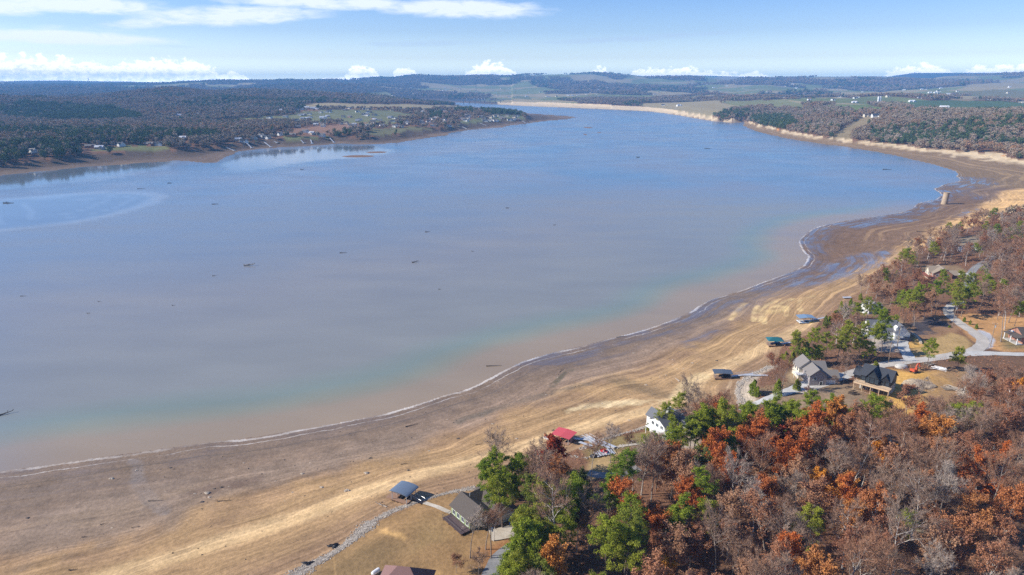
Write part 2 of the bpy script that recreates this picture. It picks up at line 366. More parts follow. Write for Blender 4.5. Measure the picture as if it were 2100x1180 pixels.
patch([(1205, 950), (1240, 930), (1290, 925), (1270, 945), (1245, 968), (1210, 985), (1200, 970)], (.36, .25, .12), clear=True)
patch([(1370, 905), (1430, 895), (1440, 915), (1380, 935)], (.42, .35, .28), soft=2, clear=True)
patch([(1560, 830), (1620, 800), (1700, 785), (1760, 790), (1790, 830), (1720, 838), (1620, 842)], (.27, .19, .12), soft=3, clear=True)
patch([(1545, 800), (1600, 785), (1650, 775), (1625, 800), (1560, 815)], (.24, .17, .10), clear=False)
patch([(1812, 770), (1830, 758), (1870, 765), (1930, 760), (1965, 775), (1950, 815), (1900, 840), (1850, 855), (1800, 840)], (.60, .35, .10), soft=3, wob=4, clear=True)
patch([(1935, 760), (1990, 755), (2030, 775), (1990, 810), (1950, 830), (1900, 860), (1860, 862)], (.30, .19, .10), soft=5, wob=5, clear=False)
patch([(1858, 668), (1890, 652), (1935, 648), (1965, 655), (1975, 668), (1965, 680), (1930, 690), (1900, 697), (1870, 690)], (.27, .16, .09), clear=True)
patch([(1872, 668), (1900, 658), (1935, 654), (1948, 664), (1915, 680), (1885, 685)], (.065, .06, .07), soft=1.5, wob=9, clear=False, strength=.95)
patch([(1900, 700), (1950, 682), (1980, 690), (1995, 705), (1985, 722), (1950, 735), (1900, 735), (1870, 740), (1860, 720)], (.40, .27, .12), clear=True)
patch([(1880, 690), (1900, 700), (1890, 715), (1860, 712), (1865, 695)], (.55, .33, .10), soft=1, clear=False)
patch([(1965, 648), (1985, 642), (2030, 648), (2100, 652), (2200, 660), (2200, 725), (2060, 722), (2020, 712), (1990, 695), (1965, 670)], (.47, .26, .11), clear=True)
patch([(2050, 690), (2080, 672), (2110, 680), (2110, 715), (2060, 718)], (.23, .17, .08), soft=3, clear=False)
patch([(1985, 683), (2010, 677), (2030, 684), (2042, 697), (2036, 712), (2015, 718), (2010, 700)], (.42, .42, .44), soft=.5, wob=.5, clear=True)
patch([(1805, 672), (1845, 650), (1875, 680), (1870, 700), (1845, 712), (1815, 705)], (.30, .20, .12), clear=True)
patch([(1785, 690), (1830, 690), (1850, 712), (1845, 724), (1800, 722), (1780, 710)], (.45, .40, .34), soft=1, clear=False, strength=.8)
patch([(1880, 560), (1925, 582), (1960, 572), (1985, 560), (1965, 545), (1900, 545), (1875, 550)], (.25, .17, .10), clear=True)
patch([(1750, 630), (1790, 615), (1830, 625), (1810, 650), (1770, 650)], (.24, .16, .09), clear=True, strength=.7)
patch([(1690, 628), (1760, 600), (1830, 575), (1840, 590), (1760, 620), (1700, 650)], (.27, .17, .10), soft=4, clear=False)
patch([(1965, 488), (2010, 480), (2020, 500), (1975, 510)], (.25, .2, .14), clear=True)
patch([(1625, 745), (1660, 735), (1720, 765), (1715, 790), (1650, 795), (1615, 780)], (.30, .22, .13), clear=True)
# ---- beach between the water and the full-pool line
mb = (inF & ~inW).astype(float)
BCH = mb
ton = t + .10 * n40 + .05 * n15
nearb = (r < 1000) & (az > -.9)
mudc = np.array((.285, .20, .14)); brown = np.array((.30, .19, .108)); gold = np.array((.62, .40, .17)); redb = np.array((.36, .19, .10))
bc = np.zeros((nR, nA, 3)) + mudc
def bl(m, c):
    global bc
    bc = bc * (1 - m[..., None]) + np.array(c) * m[..., None]
bl(1 - sstep(ton, .16, .36), (.215, .152, .105)); bl(sstep(ton, .34, .52), brown); bl(sstep(ton + .15 * n15, .45, .65) * (1 - sstep(ton, .8, .95)) * .32, gold * .85)
bl(sstep(ton, .80, .92) * .9, brown * .95)
gl = [(200, 1190), (330, 1150), (450, 1118), (560, 1082), (660, 1047), (760, 1010), (900, 965), (1040, 930), (1150, 897), (1240, 868), (1320, 856), (1370, 838), (1405, 812), (1425, 785), (1470, 765), (1530, 738), (1590, 708), (1660, 668)]
sel = r < 700
gd = np.full_like(r, 1e6)
gd[sel] = dist_poly((GX + 2.0 * n40)[sel], (GY + 1.2 * n15)[sel], [unproj(*p, 3) for p in smooth_line(gl)], closed=False)
bl(sstep(-gd, -6.0, -1.5) * .85, (.62, .43, .225)); bl(sstep(n15 + .6 * n6, -.1, .5) * sstep(-gd, -9, -5) * sstep(ton, .4, .6) * .35, (.30, .19, .10))
# the cove on the right: gold mounds over brown flats
bl(sstep(az, .33, .42) * sstep(r, 380, 470) * (1 - sstep(r, 1300, 1500)) * (1 - sstep(t + .12 * n40, .42, .6)), (.20, .135, .095))
cove = sstep(az, .42, .5) * sstep(r, 480, 600) * (1 - sstep(r, 1150, 1300))
bl(cove * sstep(t + .12 * n40, .38, .55), (.66, .41, .18)); bl(cove * sstep(t, .38, .55) * sstep(n40, .1, .35) * .6, (.38, .24, .12))
# left shore: brown earth, shade painted on the upper bank; headland and far bank: pale cut banks
leftb = ((az < .12) & (r > 850)).astype(float) * (1 - (farR * (az > -.02) * (~G['tip'])))
bl(leftb, (.16, .115, .085)); bl(leftb * sstep(n200 + n40, .1, .5) * .5, (.27, .19, .13)); bl(leftb * sstep(t + .1 * n15, .35, .55) * .85, (.095, .068, .05))  # last blend puts the shade below the trees into the bank colour
crm = (headl > .3) | ((farR > .5) & (az > -.02) & ~G['tip'])
crm = crm & ((az < .33) | (r > 1000) )
cm = crm.astype(float)
bl(cm, (.23, .155, .09)); bl(cm * sstep(t + .25 * n15, np.where(headl > .3, .68, .02), np.where(headl > .3, .85, .12)), (.60, .47, .30))
bl(cm * (headl > .3) * sstep(n40 + .4 * n15, .32, .5) * sstep(t, .75, .9) * (r > 1000), (.62, .27, .07))
CLR = CLR * (1 - mb[..., None]) + bc * mb[..., None]
blend(inW.astype(float), (.28, .20, .14))
isl = inW & (GH > -.05); blend(isl.astype(float), (.20, .125, .09)); BCH = np.maximum(BCH, isl)
# wet mud
WET = mb * (1 - sstep(t + .12 * n15 + .14 * n40, .10, .36)) * (r < 1100)
WET *= np.where(GY < 280, .42, 1.0)
WETP = [[(1500, 640), (1560, 598), (1620, 572), (1660, 548), (1700, 540), (1760, 520), (1830, 512), (1850, 522), (1800, 552), (1740, 572), (1690, 585), (1600, 600), (1560, 618), (1520, 640)],
        [(1640, 500), (1700, 475), (1690, 520), (1660, 530)], [(1700, 456), (1860, 440), (1890, 452), (1760, 470)], [(1880, 410), (1930, 400), (1960, 385), (1990, 372), (2000, 380), (1960, 400), (1930, 430), (1880, 440)],
        [(1960, 440), (2000, 425), (2010, 432), (1980, 446)], [(2000, 380), (2040, 372), (2050, 378), (2010, 388)], [(1995, 403), (2020, 402), (2020, 410), (1998, 410)], [(1400, 700), (1480, 670), (1500, 680), (1420, 710)]]
for P in WETP:
    PP = poly_on(P); sel = (r < 1200)
    x, y = GX[sel] + 6 * n15[sel], GY[sel] + 6 * n6[sel]
    d = dist_poly(x, y, PP); i = in_poly(x, y, PP); mm = np.zeros_like(r); mm[sel] = sstep(np.where(i, d, -d), -7, 7)
    WET = np.maximum(WET, mm * mb)
WET *= np.clip(.85 + .9 * n15 + .5 * fbm(GX, GY * 2.5, 22, 3, 71), 0, 1)
def streak_line(pts, width, c, strength, wob=2.0):
    P = [unproj(*p, 1.0) for p in smooth_line(pts)]; sel = r < 800; mm = np.zeros_like(r)
    d = dist_poly((GX + wob * n15)[sel], (GY + wob * n6)[sel], P, closed=False); mm[sel] = (1 - sstep(d, width * .4, width)) * strength * np.clip(.6 + .8 * n6[sel], 0, 1); blend(mm * mb, c)
patch([(1640, 525), (1690, 475), (1780, 452), (1870, 432), (1930, 402), (1985, 372), (1965, 345), (1900, 335), (1960, 330), (2035, 336), (2055, 360), (2040, 392), (2012, 420), (1972, 446), (1922, 470), (1882, 492), (1850, 508), (1800, 535), (1700, 575), (1640, 580)], (.185, .115, .075), soft=7, wob=7, clear=False, strength=.95)
patch([(60, 1060), (250, 1010), (420, 985), (640, 935), (820, 890), (900, 880), (860, 925), (640, 975), (430, 1030), (380, 1075), (200, 1110), (60, 1150), (0, 1120)], (.25, .185, .135), soft=5, wob=6, clear=False, strength=.7)
streak_line([(272, 940), (280, 975), (288, 1000), (310, 1030), (340, 1050)], 2.6, (.24, .20, .175), .8)
streak_line([(940, 862), (1000, 842), (1060, 828), (1110, 812), (1160, 802), (1210, 790)], 3.0, (.15, .125, .095), .75)
streak_line([(1133, 795), (1142, 780), (1155, 765), (1170, 758)], 2.0, (.09, .085, .055), .85)
streak_line([(1260, 775), (1290, 790), (1330, 805), (1352, 820)], 6.0, (.17, .125, .075), .6, 4)
streak_line([(400, 1010), (430, 1000), (470, 992), (520, 985)], 4.0, (.15, .10, .075), .7, 5)
streak_line([(1180, 845), (1240, 838), (1300, 836), (1345, 842)], 4.0, (.78, .62, .36), .7, 4)
streak_line([(1385, 832), (1405, 808), (1412, 795), (1440, 782)], 4.5, (.66, .50, .27), .9)
streak_line([(1484, 835), (1494, 808), (1500, 788)], .9, (.50, .36, .22), .8, .5); streak_line([(1508, 838), (1512, 810)], .8, (.45, .32, .2), .6, .5)
for L_ in ([(1498, 655), (1508, 640), (1528, 622)], [(1545, 660), (1546, 640), (1552, 628)], [(1560, 662), (1556, 640), (1575, 625), (1600, 618)], [(1568, 668), (1566, 645), (1590, 630), (1625, 618)], [(1612, 655), (1608, 638), (1618, 628)], [(1640, 648), (1636, 630), (1645, 620), (1668, 616)]): streak_line(L_, 2.0, (.62, .45, .22), .95, 1.0)
streak_line([(1585, 645), (1598, 632), (1600, 645)], 5.5, (.60, .43, .20), .9, 2)
# stony armour of the full-pool line is its own object; the pale point by the dark-roofed dock:
patch([(1518, 822), (1508, 805), (1514, 785), (1535, 770), (1560, 760), (1600, 745), (1600, 752), (1570, 765), (1550, 785), (1548, 805), (1560, 825), (1535, 832)], (.46, .38, .29), soft=1.5, wob=2, clear=True)

def grid_mesh(name, X, Y, Z, mask=None):
    n0, n1 = X.shape
    idx = np.arange(n0 * n1).reshape(n0, n1)
    q = np.stack([idx[:-1, :-1], idx[:-1, 1:], idx[1:, 1:], idx[1:, :-1]], -1).reshape(-1, 4)
    if mask is not None:
        mk = (mask[:-1, :-1] | mask[:-1, 1:] | mask[1:, 1:] | mask[1:, :-1]).reshape(-1); q = q[mk]
    used = np.unique(q); remap = np.full(n0 * n1, -1); remap[used] = np.arange(len(used)); q = remap[q]
    co = np.stack([X, Y, Z], -1).reshape(-1, 3)[used].astype(np.float32)
    me = bpy.data.meshes.new(name)
    me.vertices.add(len(co)); me.vertices.foreach_set('co', co.ravel())
    me.loops.add(q.size); me.loops.foreach_set('vertex_index', q[:, ::-1].ravel().astype(np.int32))
    me.polygons.add(len(q)); me.polygons.foreach_set('loop_start', (np.arange(len(q)) * 4).astype(np.int32))
    me.polygons.foreach_set('loop_total', np.full(len(q), 4, np.int32))
    me.polygons.foreach_set('use_smooth', np.ones(len(q), bool))
    me.update(calc_edges=True)
    return me, used
def add_attr(me, name, arr, typ='FLOAT'):
    at = me.attributes.new(name, 'FLOAT_COLOR' if typ == 'COLOR' else 'FLOAT', 'POINT')
    if typ == 'COLOR':
        at.data.foreach_set('color', np.concatenate([arr, np.ones((len(arr), 1))], 1).astype(np.float32).ravel())
    else: at.data.foreach_set('value', arr.astype(np.float32))
def tag(o, label=None, cat=None, group=None, kind=None):
    if label: o['label'] = label
    if cat: o['category'] = cat
    if group: o['group'] = group
    if kind: o['kind'] = kind
    return o
def new_mat(name):
    m = bpy.data.materials.new(name); m.use_nodes = True; m.node_tree.nodes.clear()
    N = NT(m.node_tree); b_ = N.new('ShaderNodeBsdfPrincipled'); o = N.new('ShaderNodeOutputMaterial'); N.l.new(b_.outputs[0], o.inputs[0])
    return m, N, b_

me, used = grid_mesh('ground', GX, GY, GH)
fl = lambda A: A.reshape(-1)[used]
add_attr(me, 'soil', CLR.reshape(-1, 3)[used], 'COLOR'); add_attr(me, 'wet', fl(WET)); add_attr(me, 'beach', fl(BCH)); add_attr(me, 'shore', fl(np.where(inW, -a, a)))
ground = bpy.data.objects.new('ground', me); COL.objects.link(ground); tag(ground, kind='structure')
ground['label'] = 'brown and golden lake bed, leafy banks and wooded hills'; ground['category'] = 'ground'
m, N, B = new_mat('ground')
P = N.pos(); x, y, z = N.sep(P)
soil = N.attr('soil').outputs['Color']; wet = N.attr('wet').outputs['Fac']; bch = N.attr('beach').outputs['Fac']; shore = N.attr('shore').outputs['Fac']
f1 = N.noise(P, .9, 5, .65); f2 = N.noise(P, .12, 5, .6); f3 = N.noise(P, 4.0, 3, .6)
col = N.mix(1.0, soil, N.ramp(f1, [(.28, .74), (.5, 1.0), (.72, 1.24)]), 'MULTIPLY')
col = N.mix(1.0, col, N.ramp(f2, [(.28, .78), (.5, 1.0), (.75, 1.22)]), 'MULTIPLY')
# strand lines left by the falling water follow the contours
vec = N.comb(N.math('MULTIPLY', z, 7.0), N.math('MULTIPLY', x, .012), N.math('MULTIPLY', y, .012))
l1 = N.noise(vec, 1.0, 4, .7)
vec2 = N.comb(N.math('MULTIPLY', shore, .42), N.math('MULTIPLY', x, .015), N.math('MULTIPLY', y, .015))
l2 = N.noise(vec2, 1.0, 5, .7)
vec3 = N.comb(N.math('MULTIPLY', z, 2.3), N.math('MULTIPLY', x, .006), N.math('MULTIPLY', y, .006))
l3 = N.noise(vec3, 1.0, 3, .6)
dry = N.math('MULTIPLY', N.math('MULTIPLY', bch, N.mr(z, .35, 1.0)), N.mr(N.sep(soil)[0], .15, .28, .15, 1.0))
g1 = N.math('MULTIPLY', N.mr(l3, .555, .60), N.math('MULTIPLY', dry, N.mr(y, 200, 360, .2, .6)))
col = N.mix(g1, col, N.mix(.5, N.mix(1.0, col, (1.7, 1.65, 1.45), 'MULTIPLY'), (.56, .38, .19)))
str_ = N.ramp(l1, [(.34, .72), (.42, .9), (.45, 1.0), (.55, 1.03), (.585, 1.24)])
col = N.mix(dry, col, N.mix(1.0, col, str_, 'MULTIPLY'))
col = N.mix(N.math('MULTIPLY', bch, .8), col, N.mix(1.0, col, N.ramp(l2, [(.3, .78), (.42, .95), (.5, 1.0), (.58, 1.06), (.66, 1.24)]), 'MULTIPLY'))
# debris specks and stones scattered on the mud
vo = N.new('ShaderNodeTexVoronoi'); N.put(vo.inputs['Vector'], P); vo.inputs['Scale'].default_value = .35
sp = N.math('MULTIPLY', N.math('LESS_THAN', vo.outputs['Distance'], N.math('MULTIPLY', N.mr(f2, .45, .8), .22)), bch)
vcol = N.sep(vo.outputs['Color'])[0]
col = N.mix(N.math('MULTIPLY', sp, .7), col, N.mix(N.math('GREATER_THAN', vcol, .6), (.07, .05, .04), (.5, .42, .32)))
# foam and scum in two broken lines at the waterline
fn = N.noise(P, .55, 5, .7); fw = N.noise(P, .05, 3, .5)
so_ = N.math('ADD', shore, N.math('MULTIPLY', N.math('SUBTRACT', fw, .5), 5.0))
so_ = N.math('ADD', so_, N.math('MULTIPLY', N.math('SUBTRACT', fn, .5), 1.2))
def line(c0, hw, th):
    q = N.math('SUBTRACT', 1.0, N.math('DIVIDE', N.math('ABSOLUTE', N.math('SUBTRACT', so_, c0)), hw), clamp=True)
    return N.mr(N.math('MULTIPLY', q, N.noise(P, .8, 5, .7)), th, th + .1)
rr = N.vmath('LENGTH', P)
nearm = N.mr(rr, 1100, 1300, 1.0, 0.0)
foam = N.math('MAXIMUM', line(1.0, 1.7, .24), N.math('MULTIPLY', line(4.6, .8, .30), .8))
foam = N.math('MULTIPLY', foam, N.math('MULTIPLY', nearm, N.mr(N.noise(P, .035, 4, .7),   .40, .58, .02, 1.0)))
dk = N.math('MULTIPLY', N.math('SUBTRACT', 1.0, N.math('DIVIDE', N.math('ABSOLUTE', N.math('SUBTRACT', so_, 10.5)), .5), clamp=True), .6)
dk = N.math('MULTIPLY', dk, nearm)
wetf = N.math('MULTIPLY', wet, N.mr(N.noise(N.comb(N.math('MULTIPLY', shore, .25), N.math('MULTIPLY', x, .03), N.math('MULTIPLY', y, .03)), 1.0, 5, .6), .3, .6))
col = N.mix(N.math('MULTIPLY', wetf, .65), col, (.13, .10, .09))
col = N.mix(dk, col, (.10, .085, .075))
col = N.mix(N.math('MULTIPLY', foam, .8), col, (.62, .57, .52))
N.put(B.inputs['Base Color'], col)
N.put(B.inputs['Roughness'], N.mr(wetf, 0.0, .8, .92, .10)); 
N.put(B.inputs['Specular IOR Level'], N.mr(wetf, 0.0, 1.0, .12, .65))
bp = N.new('ShaderNodeBump'); bp.inputs['Distance'].default_value = 1.0
hh = N.math('ADD', N.math('MULTIPLY', f1, .22), N.math('MULTIPLY', f3, .05)); hh = N.math('MULTIPLY', N.math('ADD', hh, N.math('MULTIPLY', l1, .25)), N.math('SUBTRACT', 1.0, wetf))
N.put(bp.inputs['Height'], hh); bp.inputs['Strength'].default_value = .8; N.l.new(bp.outputs[0], B.inputs['Normal'])
me.materials.append(m)

# ------------------------------------------------------------------ water
wi = np.arange(0, nR, 2); wj = np.arange(0, nA, 2)
wm = (G['inW'] | (G['t'] < .12)) 
WX, WY = GX[np.ix_(wi, wj)], GY[np.ix_(wi, wj)]
mask = wm[np.ix_(wi, wj)]
big = mask.copy(); big[1:] |= mask[:-1]; big[:-1] |= mask[1:]; big[:, 1:] |= mask[:, :-1]; big[:, :-1] |= mask[:, 1:]
me, used = grid_mesh('water', WX, WY, WX * 0.0, big)
sh = np.where(inW, a, 0)[np.ix_(wi, wj)]
CALM = [[(-60, 365), (60, 354), (200, 337), (330, 324), (357, 331), (335, 345), (290, 352), (240, 364), (120, 377), (0, 391), (-60, 398)],
        [(-60, 416), (0, 411), (110, 400), (240, 395), (300, 397), (332, 403), (290, 424), (230, 441), (150, 456), (0, 472), (-60, 478)],
        [(436, 339), (491, 315), (576, 307), (700, 298), (770, 300), (812, 308), (800, 316), (740, 326), (660, 331), (600, 339), (520, 351), (465, 350)]]
calm = np.zeros_like(WX)
for P_ in CALM:
    PP = [unproj(*p) for p in P_]
    d = dist_poly(WX, WY, PP); i = in_poly(WX, WY, PP); calm = np.maximum(calm, sstep(np.where(i, d, -d) + 9 * fbm(WX, WY, 40, 3, 81), -6, 16))
edge = np.zeros_like(WX)
for P_ in CALM[:2]:
    PP = [unproj(*p) for p in P_]; edge = np.maximum(edge, (1 - sstep(dist_poly(WX, WY, PP) + 9 * fbm(WX, WY, 60, 3, 82), 1, 11)))
for k_ in (22, 45): edge = np.maximum(edge, .6 * (1 - sstep(np.abs(np.where(in_poly(WX, WY, [unproj(*p) for p in CALM[1]]), dist_poly(WX, WY, [unproj(*p) for p in CALM[1]]), -99) + 10 * fbm(WX, WY, 90, 3, 83) - k_), 1, 4)))
add_attr(me, 'shore', sh.reshape(-1)[used]); add_attr(me, 'calm', calm.reshape(-1)[used]); add_attr(me, 'edge', edge.reshape(-1)[used])
rs_ = np.hypot(WX, WY)
sideR = (np.arctan2(WX, WY) > .42) | (rs_ < 900)
add_attr(me, 'bank', sstep(np.arctan2(WX, WY) * 1000 - 0 * rs_, -900, -600).reshape(-1)[used] * (1 - sstep(rs_, 700, 900)).reshape(-1)[used])
water = bpy.data.objects.new('water', me); COL.objects.link(water); tag(water, 'muddy blue-grey lake drawn down below its banks', 'lake', kind='structure')
m, N, B = new_mat('water')
P = N.pos(); x, y, z = N.sep(P)
shore = N.attr('shore').outputs['Fac']; calm = N.attr('calm').outputs['Fac']; edge = N.attr('edge').outputs['Fac']; bank = N.attr('bank').outputs['Fac']
lf = N.noise(P, .006, 4, .5); mf = N.noise(N.comb(N.math('MULTIPLY', x, .4), y, 0.0), .03, 4, .55)
sd = N.math('ADD', shore, N.math('MULTIPLY', N.math('SUBTRACT', N.noise(P, .015, 3, .5), .5), 16.0))
sd = N.math('MULTIPLY', sd, N.mr(y, 220, 460, 1.0, .92))
silt = N.ramp(N.math('DIVIDE', sd, 300.0), [(0.0, (.31, .235, .16)), (.05, (.305, .24, .17)), (.085, (.245, .25, .19)), (.115, (.205, .245, .21)), (.17, (.23, .235, .22)), (.6, (.235, .228, .222)), (1.0, (.19, .215, .25))])
deep = N.mix(N.mr(lf, .4, .62), (.19, .215, .265), (.13, .21, .31))
col = N.mix(bank, deep, silt)
col = N.mix(calm, col, (.15, .185, .23))
col = N.mix(N.math('MULTIPLY', edge, .35), col, (.35, .42, .5))
col = N.mix(1.0, col, N.ramp(mf, [(.3, .93), (.7, 1.07)]), 'MULTIPLY')
N.put(B.inputs['Base Color'], col)
N.put(B.inputs['Roughness'], N.mr(calm, 0, 1, N.mr(mf, .35, .65, .16, .28), .07)); B.inputs['IOR'].default_value = 1.33
B.inputs['Specular IOR Level'].default_value = .5
rip = N.noise(N.comb(x, N.math('MULTIPLY', y, 1.8), 0.0), .5, 4, .6)
wv = N.new('ShaderNodeTexWave'); N.put(wv.inputs['Vector'], N.comb(x, y, 0.0)); wv.inputs['Scale'].default_value = .12; wv.inputs['Distortion'].default_value = 3; wv.inputs['Detail'].default_value = 3
hgt = N.math('MULTIPLY', rip, .35)
bp = N.new('ShaderNodeBump'); bp.inputs['Distance'].default_value = .3
N.put(bp.inputs['Height'], hgt); N.put(bp.inputs['Strength'], N.math('MULTIPLY', N.mr(calm, 0, 1, .42, .04), N.mr(lf, .35, .6, .5, 1.3))); N.l.new(bp.outputs[0], B.inputs['Normal'])
me.materials.append(m)

# ------------------------------------------------------------------ the air between here and the far hills
def haze_box():
    me = bpy.data.meshes.new('haze'); hx, y0, y1, z0, z1 = 16500, -2500, 16500, -16, 325
    v = [(sx_ * hx, yy, zz) for zz in (z0, z1) for (sx_, yy) in ((-1, y0), (1, y0), (1, y1), (-1, y1))]
    me.from_pydata(v, [], [(0, 3, 2, 1), (4, 5, 6, 7), (0, 1, 5, 4), (1, 2, 6, 5), (2, 3, 7, 6), (3, 0, 4, 7)])
    o = bpy.data.objects.new('haze', me); COL.objects.link(o); tag(o, 'thin blue haze over the lake and hills', 'haze', kind='stuff')
    m = bpy.data.materials.new('haze'); m.use_nodes = True; m.node_tree.nodes.clear(); N = NT(m.node_tree)
    v = N.new('ShaderNodeVolumePrincipled'); v.inputs['Color'].default_value = (.22, .52, 1.0, 1); v.inputs['Density'].default_value = 1.0e-4
    v.inputs['Anisotropy'].default_value = 0.0
    out = N.new('ShaderNodeOutputMaterial'); N.l.new(v.outputs[0], out.inputs['Volume'])
    me.materials.append(m)
haze_box()
# ------------------------------------------------------------------ mesh builder for everything built by hand
class MB:
    def __init__(s): s.v = []; s.f = []; s.m = []; s.M = Matrix.Identity(4)
    def add(s, vs, fs, mi=0):
        n = len(s.v); s.v += [tuple(s.M @ Vector(v)) for v in vs]
        s.f += [tuple(n + i for i in f) for f in fs]; s.m += [mi] * len(fs); return s
    def box(s, x0, x1, y0, y1, z0, z1, mi=0):
        v = [(x0, y0, z0), (x1, y0, z0), (x1, y1, z0), (x0, y1, z0), (x0, y0, z1), (x1, y0, z1), (x1, y1, z1), (x0, y1, z1)]
        return s.add(v, [(0, 3, 2, 1), (4, 5, 6, 7), (0, 1, 5, 4), (1, 2, 6, 5), (2, 3, 7, 6), (3, 0, 4, 7)], mi)
    def prism(s, poly, y0, y1, mi=0, axis='y'):
        """extrude a polygon given in (x,z) along y, or in (y,z) along x"""
        n = len(poly)
        f3 = (lambda p, q: (p[0], q, p[1])) if axis == 'y' else (lambda p, q: (q, p[0], p[1]))
        v = [f3(p, y0) for p in poly] + [f3(p, y1) for p in poly]
        fs = [tuple(range(n)), tuple(range(2 * n - 1, n - 1, -1))] + [(i, i + n, (i + 1) % n + n, (i + 1) % n) for i in range(n)]
        return s.add(v, fs, mi)
    def slab(s, a, b, c, d, th, mi=0):
        """a roof slope: four corners, thickness straight down"""
        v = [a, b, c, d] + [(p[0], p[1], p[2] - th) for p in (a, b, c, d)]
        return s.add(v, [(0, 1, 2, 3), (7, 6, 5, 4), (0, 4, 5, 1), (1, 5, 6, 2), (2, 6, 7, 3), (3, 7, 4, 0)], mi)
    def tube(s, p, q, r0, r1=None, n=6, mi=0, cap=True):
        r1 = r0 if r1 is None else r1
        p, q = Vector(p), Vector(q); d = (q - p).normalized()
        u = d.cross(Vector((0, 0, 1)) if abs(d.z) < .9 else Vector((1, 0, 0))).normalized(); w_ = d.cross(u)
        v = []
        for c, r in ((p, r0), (q, r1)):
            for i in range(n):
                an = 2 * math.pi * i / n; v.append(tuple(c + u * (r * math.cos(an)) + w_ * (r * math.sin(an))))
        fs = [(i, (i + 1) % n, (i + 1) % n + n, i + n) for i in range(n)]
        if cap: fs += [tuple(range(n - 1, -1, -1)), tuple(range(n, 2 * n))]
        return s.add(v, fs, mi)
    def at(s, x=0, y=0, z=0, rz=0): s.M = Matrix.Translation((x, y, z)) @ Matrix.Rotation(rz, 4, 'Z'); return s
    def mesh(s, name, mats):
        me = bpy.data.meshes.new(name); me.from_pydata(s.v, [], s.f)
        for k in (mats if isinstance(mats, (list, tuple)) else [mats]): me.materials.append(k)
        me.polygons.foreach_set('material_index', s.m); me.update(); return me
    def build(s, name, mats, parent=None):
        o = bpy.data.objects.new(name, s.mesh(name, mats)); COL.objects.link(o)
        if parent: o.parent = parent
        return o
def empty(name, x, y, z, rz=0):
    o = bpy.data.objects.new(name, None); COL.objects.link(o); o.location = (x, y, z); o.rotation_euler = (0, 0, rz); o.empty_display_size = .5
    return o
def pmat(name, c, rough=.8, var=.15, scale=1.5, metal=0.0, bump=0.0, spec=.3, c2=None, stripe=None):
    m, N, B = new_mat(name)
    P = N.new('ShaderNodeTexCoord').outputs['Object']; f = N.noise(P, scale, 4, .6)
    col = N.mix(f, tuple(k * (1 - var) for k in c), tuple(min(1, k * (1 + var)) for k in (c2 or c)))
    if stripe:
        wv = N.new('ShaderNodeTexWave', bands_direction=stripe[0]); N.put(wv.inputs['Vector'], P); wv.inputs['Scale'].default_value = stripe[1]
        col = N.mix(N.mr(wv.outputs['Fac'], .55, .95), col, N.mix(1.0, col, (stripe[2],) * 3, 'MULTIPLY'))
    N.put(B.inputs['Base Color'], col); B.inputs['Roughness'].default_value = rough; B.inputs['Metallic'].default_value = metal
    B.inputs['Specular IOR Level'].default_value = spec
    if bump:
        bp = N.new('ShaderNodeBump'); bp.inputs['Distance'].default_value = bump; N.put(bp.inputs['Height'], f); N.l.new(bp.outputs[0], B.inputs['Normal'])
    return m

# ------------------------------------------------------------------ trees
def leaf_mat(name, stops, rough=.8, trans=.25, patchy=.35):
    """colour of a tree taken at random for each tree, with light and dark clumps"""
    m, N, B = new_mat(name)
    oi = N.new('ShaderNodeObjectInfo'); rnd = oi.outputs['Random']
    tc = N.new('ShaderNodeTexCoord').outputs['Object']
    f = N.noise(tc, .55, 3, .6); f2 = N.noise(tc, 2.2, 2, .6)
    k = N.math('ADD', rnd, N.math('MULTIPLY', N.math('SUBTRACT', f, .5), patchy), clamp=True)
    col = N.ramp(k, stops)
    col = N.mix(1.0, col, N.ramp(f2, [(.3, .68), (.7, 1.35)]), 'MULTIPLY')
    N.put(B.inputs['Base Color'], col); B.inputs['Roughness'].default_value = rough; B.inputs['Specular IOR Level'].default_value = .15
    if trans:
        tr = N.new('ShaderNodeBsdfTranslucent'); N.put(tr.inputs[0], col)
        ms = N.new('ShaderNodeMixShader'); ms.inputs[0].default_value = trans
        N.l.new(B.outputs[0], ms.inputs[1]); N.l.new(tr.outputs[0], ms.inputs[2])
        out = [n for n in N.n if n.type == 'OUTPUT_MATERIAL'][0]; N.l.new(ms.outputs[0], out.inputs[0])
    return m
M_bark = leaf_mat('pale_bark', [(0, (.20, .165, .145)), (.55, (.30, .255, .22)), (1, (.58, .54, .50))], trans=0, patchy=.2)
M_barkd = pmat('dark_bark', (.15, .11, .09), .9, .3, 1.2)
M_twig = leaf_mat('bare_twigs', [(0, (.28, .215, .17)), (.3, (.27, .17, .12)), (.6, (.29, .145, .085)), (.82, (.27, .18, .13)), (1, (.38, .32, .275))], trans=0, patchy=.2)
M_rust = leaf_mat('rust_leaves', [(0, (.42, .13, .04)), (.25, (.52, .15, .04)), (.5, (.46, .18, .07)), (.75, (.42, .19, .09)), (1, (.58, .25, .06))])
M_brown = leaf_mat('brown_leaves', [(0, (.30, .135, .08)), (.5, (.38, .18, .10)), (1, (.42, .24, .14))])
M_red = leaf_mat('red_leaves', [(0, (.36, .06, .03)), (1, (.44, .10, .045))])
M_orange = leaf_mat('orange_leaves', [(0, (.70, .25, .03)), (1, (.62, .32, .06))])
M_needle = leaf_mat('green_needles', [(0, (.17, .24, .026)), (.4, (.25, .295, .03)), (.75, (.30, .31, .04)), (1, (.125, .165, .035))])
M_olive = leaf_mat('olive_leaves', [(0, (.17, .17, .055)), (1, (.13, .15, .05))])

